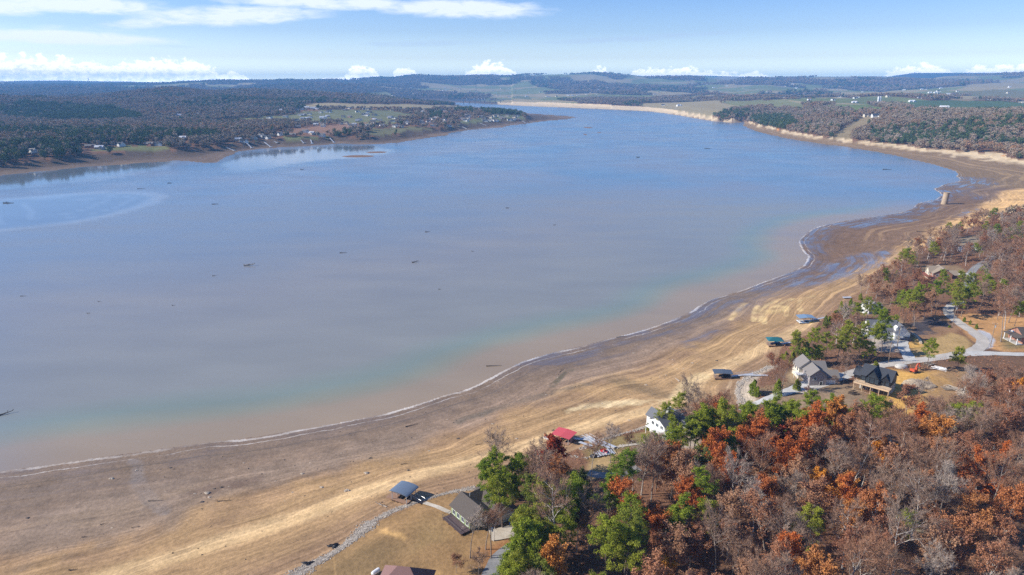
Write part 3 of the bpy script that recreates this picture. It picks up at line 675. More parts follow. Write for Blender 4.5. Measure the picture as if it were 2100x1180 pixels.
def tri_mesh(name, V, nper, mats, tubes=None):
    """V (n,k,3): n separate faces of k corners; tubes = MB with the limbs"""
    me = bpy.data.meshes.new(name)
    n, k, _ = V.shape
    me.vertices.add(n * k); me.vertices.foreach_set('co', V.reshape(-1).astype(np.float32))
    me.loops.add(n * k); me.loops.foreach_set('vertex_index', np.arange(n * k, dtype=np.int32))
    me.polygons.add(n); me.polygons.foreach_set('loop_start', (np.arange(n) * k).astype(np.int32)); me.polygons.foreach_set('loop_total', np.full(n, k, np.int32))
    me.update(calc_edges=True); me.materials.append(mats); return me
def rv(n, R): 
    v = R.normal(size=(n, 3)); return v / np.linalg.norm(v, axis=1)[:, None]
def quads_at(C, size, R, aspect=.7, up=.0):
    n = len(C); a_ = rv(n, R); a_[:, 2] *= (1 - up); b_ = np.cross(a_, rv(n, R)); b_ /= np.linalg.norm(b_, axis=1)[:, None] + 1e-9
    s_ = (size * R.uniform(.6, 1.4, n))[:, None]
    a_ = a_ * s_; b_ = b_ * s_ * aspect
    return np.stack([C - a_, C - b_ * .8 + a_ * .1, C + a_, C + b_ * .8 - a_ * .1], 1)
def skeleton(R, H, spread, n_limb, crown0, depth, upw=.6, trunk_r=.16, lean=.03, fork=True):
    """trunk + limbs: returns list of (p, q, r0, r1, level) and the outer nodes"""
    segs, tips = [], []
    p = np.zeros(3); d = np.array([R.normal() * lean, R.normal() * lean, 1.0]); N_ = 9; pts = [p]
    for i in range(N_):
        d = d + np.array([R.normal() * .05, R.normal() * .05, 0]); d /= np.linalg.norm(d); p = p + d * H * .93 / N_; pts.append(p)
    rad = lambda f: trunk_r * (1 - .88 * f)
    for i in range(N_): segs.append((pts[i], pts[i + 1], rad(i / N_) * (1.35 if i == 0 else 1), rad((i + 1) / N_), 0))
    def grow(p, d, L, r_, lev):
        q = p; n = 3
        for i in range(n):
            d = d + R.normal(size=3) * .22 + np.array([0, 0, .10 * upw]); d /= np.linalg.norm(d)
            q2 = q + d * L / n
            segs.append((q, q2, r_ * (1 - i / n * .6), r_ * (1 - (i + 1) / n * .6), lev)); 
            if lev >= depth - 1: tips.append((q2, d.copy()))
            if lev < depth - 1:
                for _ in range(2 if lev == 1 else 2):
                    dd = d + rv(1, R)[0] * .95; dd[2] += upw * .35; dd /= np.linalg.norm(dd)
                    grow(q2, dd, L * R.uniform(.42, .62), r_ * .42, lev + 1)
            q = q2
        tips.append((q, d))
    for i in range(n_limb):
        f = crown0 + (1 - crown0) * (i + R.uniform(0, .6)) / n_limb * .97
        k = min(N_ - 1, int(f * N_)); base = pts[k] + (pts[k + 1] - pts[k]) * (f * N_ - k)
        an = i * 2.4 + R.uniform(-.4, .4)
        out = (1 - .55 * ((f - crown0) / (1 - crown0)) ** 1.5)
        dd = np.array([math.cos(an), math.sin(an), upw * R.uniform(.7, 1.3) + .5 * (f - crown0)]); dd /= np.linalg.norm(dd)
        grow(base, dd, spread * out * R.uniform(.8, 1.1), rad(f) * .62 + .02, 1)
    return segs, tips
def limb_mesh(name, segs, mat, levels, thin=1.0):
    mb = MB()
    for p, q, r0, r1, lv in segs:
        if lv in levels: mb.tube(p, q, r0 * thin, r1 * thin, n=(7 if lv == 0 else 4 if lv == 1 else 3), cap=False)
    return mb.mesh(name, mat)
def bare_tree(seed, H=17, spread=5.2, twig=2600, mat=None, crown0=.38, leaves=0, leafmat=None, leafsize=.2, limbs=9):
    R = np.random.default_rng(seed)
    segs, tips = skeleton(R, H, spread, limbs, crown0, 4 if True else 3, upw=.75, trunk_r=.012 * H)
    tr = limb_mesh('trunk', segs, M_bark, (0, 1, 2))
    P = np.array([k[0] for k in tips]); D = np.array([k[1] for k in tips])
    segp = np.array([(s_[0] + s_[1]) / 2 for s_ in segs if s_[4] >= 2]); segd = np.array([(s_[1] - s_[0]) for s_ in segs if s_[4] >= 2])
    segd /= np.linalg.norm(segd, axis=1)[:, None]
    P = np.concatenate([P, segp]); D = np.concatenate([D, segd])
    if leaves == 0:
        i = R.integers(0, len(P), twig); L = R.uniform(.5, 1.5, twig)[:, None]
        d = D[i] + rv(twig, R) * .75 + np.array([0, 0, .25]); d /= np.linalg.norm(d, axis=1)[:, None]
        b_ = P[i] + rv(twig, R) * .25; s_ = np.cross(d, rv(twig, R)); s_ /= np.linalg.norm(s_, axis=1)[:, None]; wd = R.uniform(.02, .042, twig)[:, None]
        V = np.stack([b_ - s_ * wd, b_ + s_ * wd, b_ + d * L], 1)
        cr = tri_mesh('crown', V, 3, mat or M_twig)
    else:
        i = R.integers(0, len(P), leaves)
        C = P[i] + rv(leaves, R) * (R.uniform(0, 1, leaves) ** .5)[:, None] * .62
        cr = tri_mesh('crown', quads_at(C, leafsize, R), 4, leafmat)
    return tr, cr, float(np.percentile(np.hypot(P[:, 0], P[:, 1]), 92))
def pine_tree(seed, H=18, spread=3.2, crown0=.5, tuft=260, mat=None):
    R = np.random.default_rng(seed)
    segs, tips = skeleton(R, H, spread, 17, crown0, 3, upw=.28, trunk_r=.011 * H, lean=.02)
    tr = limb_mesh('trunk', segs, M_barkd, (0, 1))
    P = np.array([k[0] for k in tips]); 
    i = R.permutation(len(P))[:tuft]; P = P[i]
    n = 30; C = np.repeat(P, n, 0) + rv(len(P) * n, R) * (R.uniform(.15, 1, len(P) * n) ** .5)[:, None] * np.array([.72, .72, .42])
    cr = tri_mesh('crown', quads_at(C, .21, R, .42), 4, mat or M_needle)
    return tr, cr, spread
def fir_bush(seed, H=6, R0=2.3, mat=None):
    """cedar or laurel-like evergreen, full to the ground"""
    R = np.random.default_rng(seed); n = 5200
    z = R.uniform(0.03, 1, n) ** .8; an = R.uniform(0, 6.283, n)
    rad = R0 * (1 - z ** 1.6) ** .7 * (.75 + .25 * np.sin(an * 3 + z * 9 + seed)) * (R.uniform(.35, 1, n) ** .4)
    C = np.stack([rad * np.cos(an), rad * np.sin(an), z * H], 1)
    C += np.sin(C[:, [1, 2, 0]] * 2.3 + seed) * .25
    mb = MB(); mb.tube((0, 0, 0), (0, 0, H * .8), .14, .04, cap=False)
    return mb.mesh('trunk', M_barkd), tri_mesh('crown', quads_at(C, .19, R, .5), 4, mat or M_needle), R0
T = {'bare': [bare_tree(100 + i, H=h, spread=s_, twig=3600, crown0=c0) for i, (h, s_, c0) in enumerate([(17, 5.2, .36), (19, 5.6, .42), (15, 4.8, .33), (18, 4.4, .45), (14, 5.2, .3), (20, 4.8, .5)])],
     'rust': [bare_tree(200 + i, H=h, spread=s_, leaves=5600, leafmat=M_rust, crown0=.3, limbs=11, leafsize=.23) for i, (h, s_) in enumerate([(15, 4.6), (16, 4.9), (13, 4.2), (17, 4.6)])],
     'brown': [bare_tree(300 + i, H=h, spread=s_, leaves=3600, leafmat=M_brown, crown0=.33, limbs=10, leafsize=.2) for i, (h, s_) in enumerate([(15, 4.8), (17, 4.6), (12, 4.0)])],
     'red': [bare_tree(400, H=13, spread=4.4, leaves=7000, leafmat=M_red, crown0=.22, limbs=11, leafsize=.24)],
     'orange': [bare_tree(500, H=11, spread=3.3, leaves=4600, leafmat=M_orange, crown0=.25, limbs=10, leafsize=.24)],
     'olive': [bare_tree(550, H=11, spread=4.0, leaves=6500, leafmat=M_olive, crown0=.25, limbs=11, leafsize=.22)],
     'pine': [pine_tree(600 + i, H=h, spread=s_, crown0=c0) for i, (h, s_, c0) in enumerate([(18, 3.4, .50), (20, 3.6, .55), (15, 3.2, .4), (17, 3.8, .45), (13, 3.0, .3)])],
     'bush': [fir_bush(700), fir_bush(701, 8, 2.4), fir_bush(702, 4, 2.2)]}
NAMES = {'bare': 'bare_tree', 'rust': 'oak_tree', 'brown': 'oak_tree', 'red': 'oak_tree', 'orange': 'maple_tree', 'olive': 'leafy_tree', 'pine': 'pine_tree', 'bush': 'evergreen_bush'}
TREES = []
def place_tree(kind, x, y, sc=1.0, label=None, group=None, var=None, rz=None, szz=None):
    lst = T[kind]; k = var if var is not None else random.randrange(len(lst)); tr, cr, R0 = lst[k]
    z = gh(x, y) - .15
    o = empty(NAMES[kind], x, y, z, random.uniform(0, 6.28) if rz is None else rz)
    zz = sc * random.uniform(.9, 1.1) if szz is None else szz
    o.scale = (sc, sc, zz)
    for nm, me in (('trunk', tr), ('crown', cr)):
        c_ = bpy.data.objects.new(nm, me); COL.objects.link(c_); c_.parent = o
    o['category'] = 'bush' if kind == 'bush' else 'tree'
    if label: o['label'] = label
    if group: o['group'] = group
    TREES.append((kind, x, y, sc, R0 * sc, o)); return o
# ------------------------------------------------------------------ materials of built things
M = {}
def C_(name, *a, **k): M[name] = pmat(name, *a, **k)
C_('white_siding', (.72, .72, .70), .6, .06, 3); C_('cream_siding', (.62, .56, .45), .7, .08, 3); C_('green_siding', (.29, .37, .18), .7, .12, 2)
C_('tan_siding', (.42, .35, .29), .8, .12, 2); C_('taupe_siding', (.30, .26, .25), .8, .1, 2); C_('brick', (.34, .17, .12), .85, .3, 4); C_('black_siding', (.022, .022, .026), .5, .3, 2)
C_('grey_shingle', (.20, .185, .175), .9, .25, 3, bump=.02); C_('brown_shingle', (.095, .08, .07), .9, .3, 3, bump=.02); C_('dark_shingle', (.045, .050, .062), .75, .3, 3); C_('tan_shingle', (.27, .22, .17), .9, .25, 3)
C_('maroon_shingle', (.20, .115, .105), .85, .2, 3); C_('slate_shingle', (.13, .135, .15), .8, .25, 3)
C_('white_trim', (.78, .78, .76), .5, .04, 3); C_('pale_wood', (.60, .44, .29), .7, .2, 2, stripe=('X', 1.2, .8)); C_('deck_wood', (.33, .20, .13), .8, .25, 2, stripe=('X', 1.5, .7)); C_('red_wood', (.26, .09, .06), .7, .2, 2)
C_('dark_deck', (.11, .075, .075), .8, .25, 2, stripe=('X', 1.5, .7)); C_('dark_rail', (.05, .045, .045), .6, .2, 2); C_('concrete', (.46, .44, .40), .9, .2, .9, bump=.03); C_('stone_wall', (.50, .42, .32), .9, .35, 2.2, bump=.06)
C_('metal_blue', (.22, .27, .33), .35, .06, 1, metal=.4, stripe=('X', .9, .85)); C_('metal_red', (.62, .10, .11), .45, .08, 1, stripe=('X', .9, .85)); C_('metal_teal', (.03, .14, .16), .45, .1, 1, stripe=('X', .9, .8)); C_('metal_slate', (.09, .11, .14), .45, .1, 1, stripe=('X', .9, .8)); C_('metal_sky', (.20, .29, .40), .4, .08, 1, stripe=('X', .9, .85))
C_('post_grey', (.38, .38, .38), .6, .1, 2); C_('aluminium', (.55, .56, .58), .4, .1, 2, metal=.3); C_('boat_white', (.75, .75, .75), .35, .04, 2); C_('boat_purple', (.10, .07, .22), .5, .15, 2); C_('tarp_blue', (.05, .22, .45), .5, .1, 2); C_('tarp_black', (.03, .03, .035), .6, .2, 2)
C_('excavator_orange', (.50, .09, .04), .6, .12, 2); C_('steel_dark', (.06, .055, .05), .6, .3, 2); C_('car_blue', (.02, .03, .09), .25, .1, 1, spec=.6); C_('car_silver', (.45, .46, .48), .3, .05, 1, metal=.4); C_('rubber', (.02, .02, .02), .9, .1, 2)
C_('pole_wood', (.26, .20, .15), .9, .2, 2); C_('transformer_grey', (.45, .47, .48), .5, .05, 2); C_('red_cloth', (.6, .05, .06), .8, .1, 2); C_('blue_plastic', (.03, .2, .5), .5, .1, 2); C_('yellow_plastic', (.75, .6, .05), .5, .05, 2)
C_('log_grey', (.34, .29, .24), .9, .35, 1.5); C_('log_dark', (.10, .075, .06), .9, .3, 1.5); C_('rock_pale', (.45, .38, .30), .9, .25, 1.5); C_('rock_dark', (.10, .085, .075), .9, .3, 1.5); C_('lumber', (.55, .42, .28), .8, .25, 2)
C_('old_concrete', (.31, .225, .145), .9, .3, .5, c2=(.42, .33, .24)); C_('silo_white', (.72, .72, .72), .6, .06, .5); C_('barn_red', (.5, .04, .04), .7, .1, .5)
def glass_mat():
    m, N, B = new_mat('window_glass'); B.inputs['Base Color'].default_value = (.03, .045, .06, 1); B.inputs['Roughness'].default_value = .06; B.inputs['Specular IOR Level'].default_value = .8; return m
M['glass'] = glass_mat()

# ------------------------------------------------------------------ houses
HOUSES = []
def gable(wall, roof, x0, x1, y0, y1, z0, ze, zr, axis='y', oh=.45, th=.16, wm=0, rm=0):
    if axis == 'y':
        xm = (x0 + x1) / 2
        wall.prism([(x0, z0), (x1, z0), (x1, ze), (xm, zr), (x0, ze)], y0, y1, wm)
        sl = (zr - ze) / (xm - x0); lo = ze - sl * oh
        roof.slab((x0 - oh, y0 - oh, lo + th), (xm, y0 - oh, zr + th), (xm, y1 + oh, zr + th), (x0 - oh, y1 + oh, lo + th), th * .9, rm)
        roof.slab((xm, y0 - oh, zr + th), (x1 + oh, y0 - oh, lo + th), (x1 + oh, y1 + oh, lo + th), (xm, y1 + oh, zr + th), th * .9, rm)
    else:
        ym = (y0 + y1) / 2
        wall.prism([(y0, z0), (y1, z0), (y1, ze), (ym, zr), (y0, ze)], x0, x1, wm, axis='x')
        sl = (zr - ze) / (ym - y0); lo = ze - sl * oh
        roof.slab((x0 - oh, y0 - oh, lo + th), (x1 + oh, y0 - oh, lo + th), (x1 + oh, ym, zr + th), (x0 - oh, ym, zr + th), th * .9, rm)
        roof.slab((x0 - oh, ym, zr + th), (x1 + oh, ym, zr + th), (x1 + oh, y1 + oh, lo + th), (x0 - oh, y1 + oh, lo + th), th * .9, rm)
def hip(wall, roof, x0, x1, y0, y1, z0, ze, zr, oh=.5, wm=0, rm=0):
    wall.box(x0, x1, y0, y1, z0, ze, wm)
    a0, a1, b0, b1 = x0 - oh, x1 + oh, y0 - oh, y1 + oh; hw = min(a1 - a0, b1 - b0) / 2
    if a1 - a0 >= b1 - b0: r0, r1 = (a0 + hw * .95, (b0 + b1) / 2, zr), (a1 - hw * .95, (b0 + b1) / 2, zr)
    else: r0, r1 = ((a0 + a1) / 2, b0 + hw * .95, zr), ((a0 + a1) / 2, b1 - hw * .95, zr)
    e = ze + .02
    v = [(a0, b0, e), (a1, b0, e), (a1, b1, e), (a0, b1, e), r0, r1]
    if a1 - a0 >= b1 - b0: f = [(0, 1, 5, 4), (1, 2, 5), (2, 3, 4, 5), (3, 0, 4), (3, 2, 1, 0)]
    else: f = [(0, 1, 4), (1, 2, 5, 4), (2, 3, 5), (3, 0, 4, 5), (3, 2, 1, 0)]
    roof.add(v, f, rm)
def opening(root, name, x, y, z, w, h, face, pane='glass', frame='white_trim', fw=.10, bars=1, child='pane'):
    """window or door on a wall that looks along angle `face` (degrees, local)"""
    a = math.radians(face); MM = Matrix.Translation((x, y, z)) @ Matrix.Rotation(a + math.pi / 2, 4, 'Z')
    f = MB(); f.M = MM      # local: x along wall, -y outwards
    f.box(-w / 2 - fw, -w / 2, -.07, .02, 0, h); f.box(w / 2, w / 2 + fw, -.07, .02, 0, h)
    f.box(-w / 2 - fw, w / 2 + fw, -.072, .02, h, h + fw); f.box(-w / 2 - fw, w / 2 + fw, -.10, .02, -fw, 0)
    for i in range(bars): xx = -w / 2 + w * (i + 1) / (bars + 1); f.box(xx - .025, xx + .025, -.045, .0, 0, h)
    fo = f.build(name, M[frame], root)
    p = MB(); p.M = MM; p.box(-w / 2, w / 2, -.035, -.004, 0, h); p.build(child, M[pane], fo)
    return fo
def railing(mb, p, q, h=1.0, n=None, mi=0, z=None):
    p, q = Vector(p), Vector(q); L = (q - p).length; n = n or max(2, int(L / .5))
    mb.tube(p + Vector((0, 0, h)), q + Vector((0, 0, h)), .05, n=4, mi=mi)
    for i in range(n + 1):
        c = p + (q - p) * (i / n); mb.tube(c, c + Vector((0, 0, h)), .04 if i % 4 == 0 else .022, n=4, mi=mi)
def house(px, py, rz, label, xy=None, zoff=0):
    q = hit(px, py) if xy is None else (xy[0], xy[1], gh(*xy))
    o = empty('house', q[0], q[1], q[2] + zoff, math.radians(rz)); tag(o, label, 'house'); HOUSES.append((q[0], q[1], 11)); return o
def world_of(o, x, y, z=0):
    c, s_ = math.cos(o.rotation_euler[2]), math.sin(o.rotation_euler[2])
    return (o.location[0] + c * x - s_ * y, o.location[1] + s_ * x + c * y, o.location[2] + z)

def shrink(k): HOUSES and setattr(h, 'scale', (k, k, k))
# the near lakeside house
h = house(975, 1100, 38, 'single-storey house with brown shingle roofs and pale green lake wall behind tall bare trees', xy=(-8.2, 155.2))
wl, rf = MB(), MB()
gable(wl, rf, -3.8, 3.8, 0, 9.2, -1.5, 3.3, 5.8, 'y', wm=0); gable(wl, rf, 3.4, 9.4, -3, 9.6, -1.5, 2.9, 5.2, 'y', wm=1); gable(wl, rf, 1.0, 6.0, 5.0, 10.8, -1.5, 3.1, 5.5, 'x', wm=1)
wl.build('wall', [M['green_siding'], M['tan_siding']], h); rfo = rf.build('roof', M['brown_shingle'], h)
v = MB(); v.tube((1.2, 7, 4.9), (1.2, 7, 6.3), .12, n=8); v.build('vent_pipe', M['aluminium'], rfo)
for yy in (1.2, 3.4, 5.6, 7.8): opening(h, 'window', -3.8, yy, 1.0, 1.2, 1.4, 180)
opening(h, 'window', -1.6, 0, 1.0, 1.2, 1.3, -90); opening(h, 'window', 1.7, 0, 1.0, 1.2, 1.3, -90)
opening(h, 'garage_door', 6.4, -3, 0.0, 4.2, 2.3, -90, pane='cream_siding', bars=0, child='door_panel')
dk_ = MB(); dk_.box(-7.0, -3.85, -.5, 9.0, 0.35, .55)
for xx in (-6.8, -5.0):
    for yy in (-.3, 3, 6, 8.8): dk_.box(xx - .08, xx + .08, yy - .08, yy + .08, -3.2, .35)
dk_o = dk_.build('deck', M['dark_deck'], h)
rl = MB(); railing(rl, (-6.95, -.45, .55), (-6.95, 8.95, .55)); railing(rl, (-6.95, -.45, .55), (-3.9, -.45, .55)); railing(rl, (-6.95, 8.95, .55), (-3.9, 8.95, .55)); rl.build('railing', M['dark_rail'], dk_o)

shrink(.95)
# roof at the bottom edge
h = house(830, 1215, -8, 'house with maroon hip roof cut off by the bottom of the photo', zoff=0)
wl, rf = MB(), MB(); hip(wl, rf, -5.6, 5.6, -4.2, 4.6, -1, 2.6, 6.9, .6); hip(wl, rf, 1.0, 5.9, -8, -3, -1, 2.4, 4.9, .5)
wl.build('wall', M['tan_siding'], h); rfo = rf.build('roof', M['maroon_shingle'], h)
d = MB(); d.tube((-3.6, -1, 3.6), (-3.6, -1, 4.6), .04, n=6); d.tube((-3.6, -1.0, 4.6), (-3.45, -1.15, 4.68), .38, .30, n=14); d.build('satellite_dish', M['aluminium'], rfo)
opening(h, 'window', -2, 4.6, .9, 1.2, 1.3, 90); opening(h, 'window', -5.6, 1, .9, 1.2, 1.3, 180)
q = hit(771, 1178); tk = empty('propane_tank', q[0], q[1], q[2], .9); tag(tk, 'white propane tank beside the maroon-roofed house', 'tank')
b_ = MB(); n_ = 10
for i in range(n_): 
    x0, x1 = -1.3 + 2.6 * i / n_, -1.3 + 2.6 * (i + 1) / n_; rr_ = lambda x: .55 * math.sqrt(max(.02, 1 - max(0, (abs(x) - .85) / .45) ** 2)); b_.tube((x0, 0, .75), (x1, 0, .75), rr_(x0), rr_(x1), n=14, cap=(i in (0, n_ - 1)))
b_.build('tank', M['boat_white'], tk); [MB().box(x_, x_ + .2, -.3, .3, 0, .3).build('foot', M['concrete'], tk) for x_ in (-.8, .6)]

# white house on the point
h = house(1366, 897, 31, 'white two-storey lakeside house with grey roofs, white chimney and outside stairs')
wl, rf = MB(), MB()
gable(wl, rf, -1, 11.5, 0, 7.6, -1.5, 4.4, 6.6, 'x'); gable(wl, rf, 6.2, 12.4, -3.2, 9.0, -1.5, 4.0, 6.1, 'y'); gable(wl, rf, .6, 5.4, 3.5, 11.2, -1.5, 4.2, 6.4, 'y')
wl.build('wall', M['white_siding'], h); rfo = rf.build('roof', M['slate_shingle'], h)
ch = MB(); ch.box(5.2, 6.3, 5.0, 6.1, 4.5, 8.2); ch.box(5.1, 6.4, 4.9, 6.2, 8.2, 8.4); ch.build('chimney', M['white_siding'], rfo)
for yy in (1.5, 3.8, 6.1):
    opening(h, 'window', -1, yy, 2.7, 1.3, 1.3, 180); opening(h, 'window', -1, yy, .1, 1.2, 1.4, 180)
for xx in (1.5, 3.8): opening(h, 'window', xx, 0, 2.6, 1.2, 1.3, -90)
dk_ = MB(); dk_.box(-3.4, -1.02, -1.8, 7.4, 2.1, 2.3); dk_.box(-3.4, 4.5, -1.85, -.05, 2.11, 2.31)
for yy in (-1.6, 1.5, 4.5, 7.2): dk_.box(-3.3, -3.15, yy - .08, yy + .08, -1.5, 2.1)
dk_o = dk_.build('deck', M['white_trim'], h)
rl = MB(); railing(rl, (-3.35, -1.75, 2.3), (-3.35, 7.35, 2.3)); railing(rl, (-3.35, -1.75, 2.3), (4.45, -1.75, 2.3)); rl.build('railing', M['white_trim'], dk_o)
st_ = MB()
for i in range(12): st_.box(-3.9, -2.7, -1.8 - i * .36, -1.8 - (i + 1) * .36 + .03, 2.65 - i * .24, 2.75 - i * .24)
st_.tube((-3.9, -1.8, 3.6), (-3.9, -6.0, .8), .05, n=4); st_.tube((-2.7, -1.8, 3.6), (-2.7, -6.0, .8), .05, n=4); st_.build('staircase', M['white_trim'], h)

shrink(.92)
# grey-roofed house by the road
h = house(0, 0, -2, 'taupe house with three grey gable roofs above a drive and a covered boat', xy=(114.5, 241.5))
wl, rf = MB(), MB()
gable(wl, rf, 0, 7.4, 0, 8.6, -1.5, 5.0, 8.0, 'y', wm=1); gable(wl, rf, -1.6, 6.6, 8.8, 16.5, -2, 5.2, 8.6, 'y'); gable(wl, rf, 6.6, 13.6, 1.6, 8.0, -1.5, 3.6, 5.9, 'x', wm=1); gable(wl, rf, 5, 10.5, 8.2, 15, -1.5, 4.9, 7.4, 'x', wm=1)
wl.build('wall', [M['cream_siding'], M['taupe_siding']], h); rf.build('roof', M['grey_shingle'], h)
for yy in (1.5, 5.8): opening(h, 'window', 0, yy, 3.2, 1.2, 1.3, 180); opening(h, 'window', 0, yy, .4, 1.2, 1.3, 180)
for yy in (10.5, 13, 15): opening(h, 'window', -1.6, yy, 3.1, 1.3, 1.4, 180)
opening(h, 'window', 2.2, 0, 3.0, 1.3, 1.4, -90); opening(h, 'door', 5.2, 0, 0, 1.2, 2.1, -90, pane='dark_rail', bars=0, child='door_panel')
opening(h, 'garage_door', 9.8, 1.6, 0, 4.6, 2.3, -90, pane='white_trim', bars=0, child='door_panel')
dk_ = MB(); dk_.box(-3.4, -.02, 6.0, 10.0, 2.5, 2.7)
for yy in (6.2, 9.8): dk_.box(-3.3, -3.15, yy - .08, yy + .08, -1.5, 2.5)
dk_o = dk_.build('deck', M['white_trim'], h); rl = MB(); railing(rl, (-3.35, 6.05, 2.7), (-3.35, 9.95, 2.7)); railing(rl, (-3.35, 6.05, 2.7), (-.1, 6.05, 2.7)); rl.build('railing', M['aluminium'], dk_o)

shrink(.86)
# the black house
h = house(0, 0, -44, 'black house with glazed gable and two pale timber decks facing the lake', xy=(132.3, 238.4), zoff=1.3)
wl, rf = MB(), MB()
gable(wl, rf, 0, 12.5, 0, 9.5, 2.6, 5.6, 9.2, 'x', oh=.6); gable(wl, rf, 2.4, 8.0, -1.3, 5, 2.6, 5.4, 9.6, 'y', oh=.6); gable(wl, rf, 8.6, 12.0, -.6, 4.0, 5.3, 5.6, 7.8, 'y', oh=.35)
wl.box(0.05, 12.45, .05, 9.45, -2.5, 2.6, 1)
gable(wl, rf, -3.2, .4, .8, 7.6, 2.6, 4.6, 7.4, 'x', oh=.5)
wl.build('wall', [M['black_siding'], M['concrete']], h); rf.build('roof', M['dark_shingle'], h)
for xx in (3.3, 5.2, 7.1): opening(h, 'window', xx, -1.3, 3.0, 1.5, 2.2, -90, frame='black_siding', fw=.08)
g_ = MB(); g_.M = Matrix.Translation((5.2, -1.33, 5.6)); g_.add([(-2.1, 0, 0), (2.1, 0, 0), (0, 0, 3.1), (-2.1, -.03, 0), (2.1, -.03, 0), (0, -.03, 3.1)], [(3, 4, 5), (2, 1, 0), (0, 1, 4, 3), (1, 2, 5, 4), (2, 0, 3, 5)]); go = g_.build('gable_window', M['glass'], h)
fr = MB(); 
for xx in (-1.4, -.7, 0, .7, 1.4): fr.box(5.2 + xx - .05, 5.2 + xx + .05, -1.42, -1.37, 5.6, 5.6 + 3.1 * (1 - abs(xx) / 2.1))
for zz in (6.5, 7.4): w_ = 2.1 * (1 - (zz - 5.6) / 3.1); fr.box(5.2 - w_, 5.2 + w_, -1.425, -1.365, zz, zz + .08)
fr.build('glazing_bar', M['dark_rail'], go)
for xx in (1.2, 9.4, 11.3): opening(h, 'window', xx, 0, 3.1, 1.3, 1.9, -90, frame='black_siding', fw=.08)
for xx in (1.6, 4.2, 6.8, 9.4, 11.4): opening(h, 'window', xx, .05, -1.9, 1.6, 2.1, -90, frame='black_siding', fw=.08)
for zz, nm in ((2.45, 'deck'), (-2.2, 'deck')):
    dk_ = MB(); dk_.box(-1.6, 13.4, -4.2, -.02 if zz < 2 else -1.5, zz - .32, zz)
    if zz > 2: dk_.box(-1.6, 2.3, -1.5, -.02, zz - .3, zz - .004); dk_.box(8.1, 13.4, -1.5, -.02, zz - .3, zz - .004)
    for xx in (-1.4, 2.2, 5.8, 9.4, 13.2):
        if zz > 2: dk_.box(xx - .1, xx + .1, -4.1, -3.9, -2.4, zz - .3)
    dko = dk_.build(nm, M['pale_wood'], h); rl = MB(); railing(rl, (-1.55, -4.15, zz), (13.35, -4.15, zz)); railing(rl, (-1.55, -4.15, zz), (-1.55, -.1, zz)); rl.box(-1.62, 13.42, -4.28, -4.2, zz - .45, zz + .25); rl.build('railing', M['pale_wood'], dko)

shrink(.82)
# house with red-brown decks by the cove
h = house(0, 0, -14, 'brick and cream house with tan roofs and red-brown decks above the cove', xy=unproj(1912, 574, 9))
wl, rf = MB(), MB()
gable(wl, rf, 0, 12, 0, 11, -2, 5.0, 8.8, 'y', wm=1); gable(wl, rf, -1.5, 8, 4, 10, -2, 5.2, 8.6, 'x'); gable(wl, rf, -.8, 5, 8.6, 14, -2, 4.8, 7.6, 'x'); gable(wl, rf, 11, 17, 4, 12, -1.5, 3.6, 5.8, 'x', wm=1)
wl.build('wall', [M['cream_siding'], M['brick']], h); rf.build('roof', M['tan_shingle'], h)
for yy in (1.4, 5.2, 8.4, 12): opening(h, 'window', -1.5 if 4 < yy < 10 else (0 if yy < 4 else -.8), yy, 3.0, 1.3, 1.5, 180); 
for xx in (2.5, 9): opening(h, 'window', xx, 0, 3.0, 1.3, 1.5, -90)
dk_ = MB(); dk_.box(-4.6, -.02 - 1.5, -.5, 13, 2.3, 2.5); dk_.box(-1.52, -.02, -.5, 3.95, 2.3, 2.498)
for yy in (-.3, 3, 6, 9, 12.8): dk_.box(-4.5, -4.3, yy - .1, yy + .1, -3, 2.3)
dk_o = dk_.build('deck', M['red_wood'], h); rl = MB(); railing(rl, (-4.55, -.45, 2.5), (-4.55, 12.95, 2.5)); railing(rl, (-4.55, -.45, 2.5), (-.1, -.45, 2.5)); rl.build('railing', M['red_wood'], dk_o)

shrink(.84)
# half-hidden houses
h = house(0, 0, -6, 'grey-roofed house with white dormers half hidden by pines beside the concrete drive', xy=unproj(1808, 692, 10))
wl, rf = MB(), MB(); gable(wl, rf, -5, 7.5, 2, 10, -1.5, 4.2, 7.6, 'x'); gable(wl, rf, 5.5, 12, 0, 8, -1.5, 4.0, 7.0, 'y'); gable(wl, rf, -4, 0, .6, 5, 4.4, 5, 6.9, 'y', oh=.3)
wl.build('wall', M['white_siding'], h); rfo = rf.build('roof', M['slate_shingle'], h)
for k in (6.6, 9.6):
    dm_w, dm_r = MB(), MB(); gable(dm_w, dm_r, k - .8, k + .8, .6, 3.2, 4.4, 5.6, 6.5, 'y', oh=.15); d0 = dm_w.build('dormer', M['white_siding'], rfo)
for xx in (-3, 0, 3): opening(h, 'window', xx, 2, 1.2, 1.3, 1.5, -90)
for xx in (7.2, 10.3): opening(h, 'garage_door', xx, 0, 0, 2.4, 2.3, -90, pane='cream_siding', bars=0, child='door_panel')
h = house(0, 0, 20, 'tall white house showing between pines near the golden beach', xy=unproj(1790, 640, 9))
wl, rf = MB(), MB(); gable(wl, rf, -4, 5, 0, 7, -2, 6, 8.6, 'y'); gable(wl, rf, 4, 10, 1, 6.5, -1.5, 4, 6, 'x'); wl.build('wall', M['white_siding'], h); rf.build('roof', M['grey_shingle'], h)
for zz in (.6, 3.6):
    for yy in (1.6, 4.8): opening(h, 'window', -4, yy, zz, 1.3, 1.5, 180)
    for xx in (-2, 2.5): opening(h, 'window', xx, 0, zz, 1.3, 1.5, -90)
shrink(.72)
h = house(0, 0, 35, 'low pale-roofed house glimpsed in the bare woods above the cove', xy=unproj(1992, 500, 14))
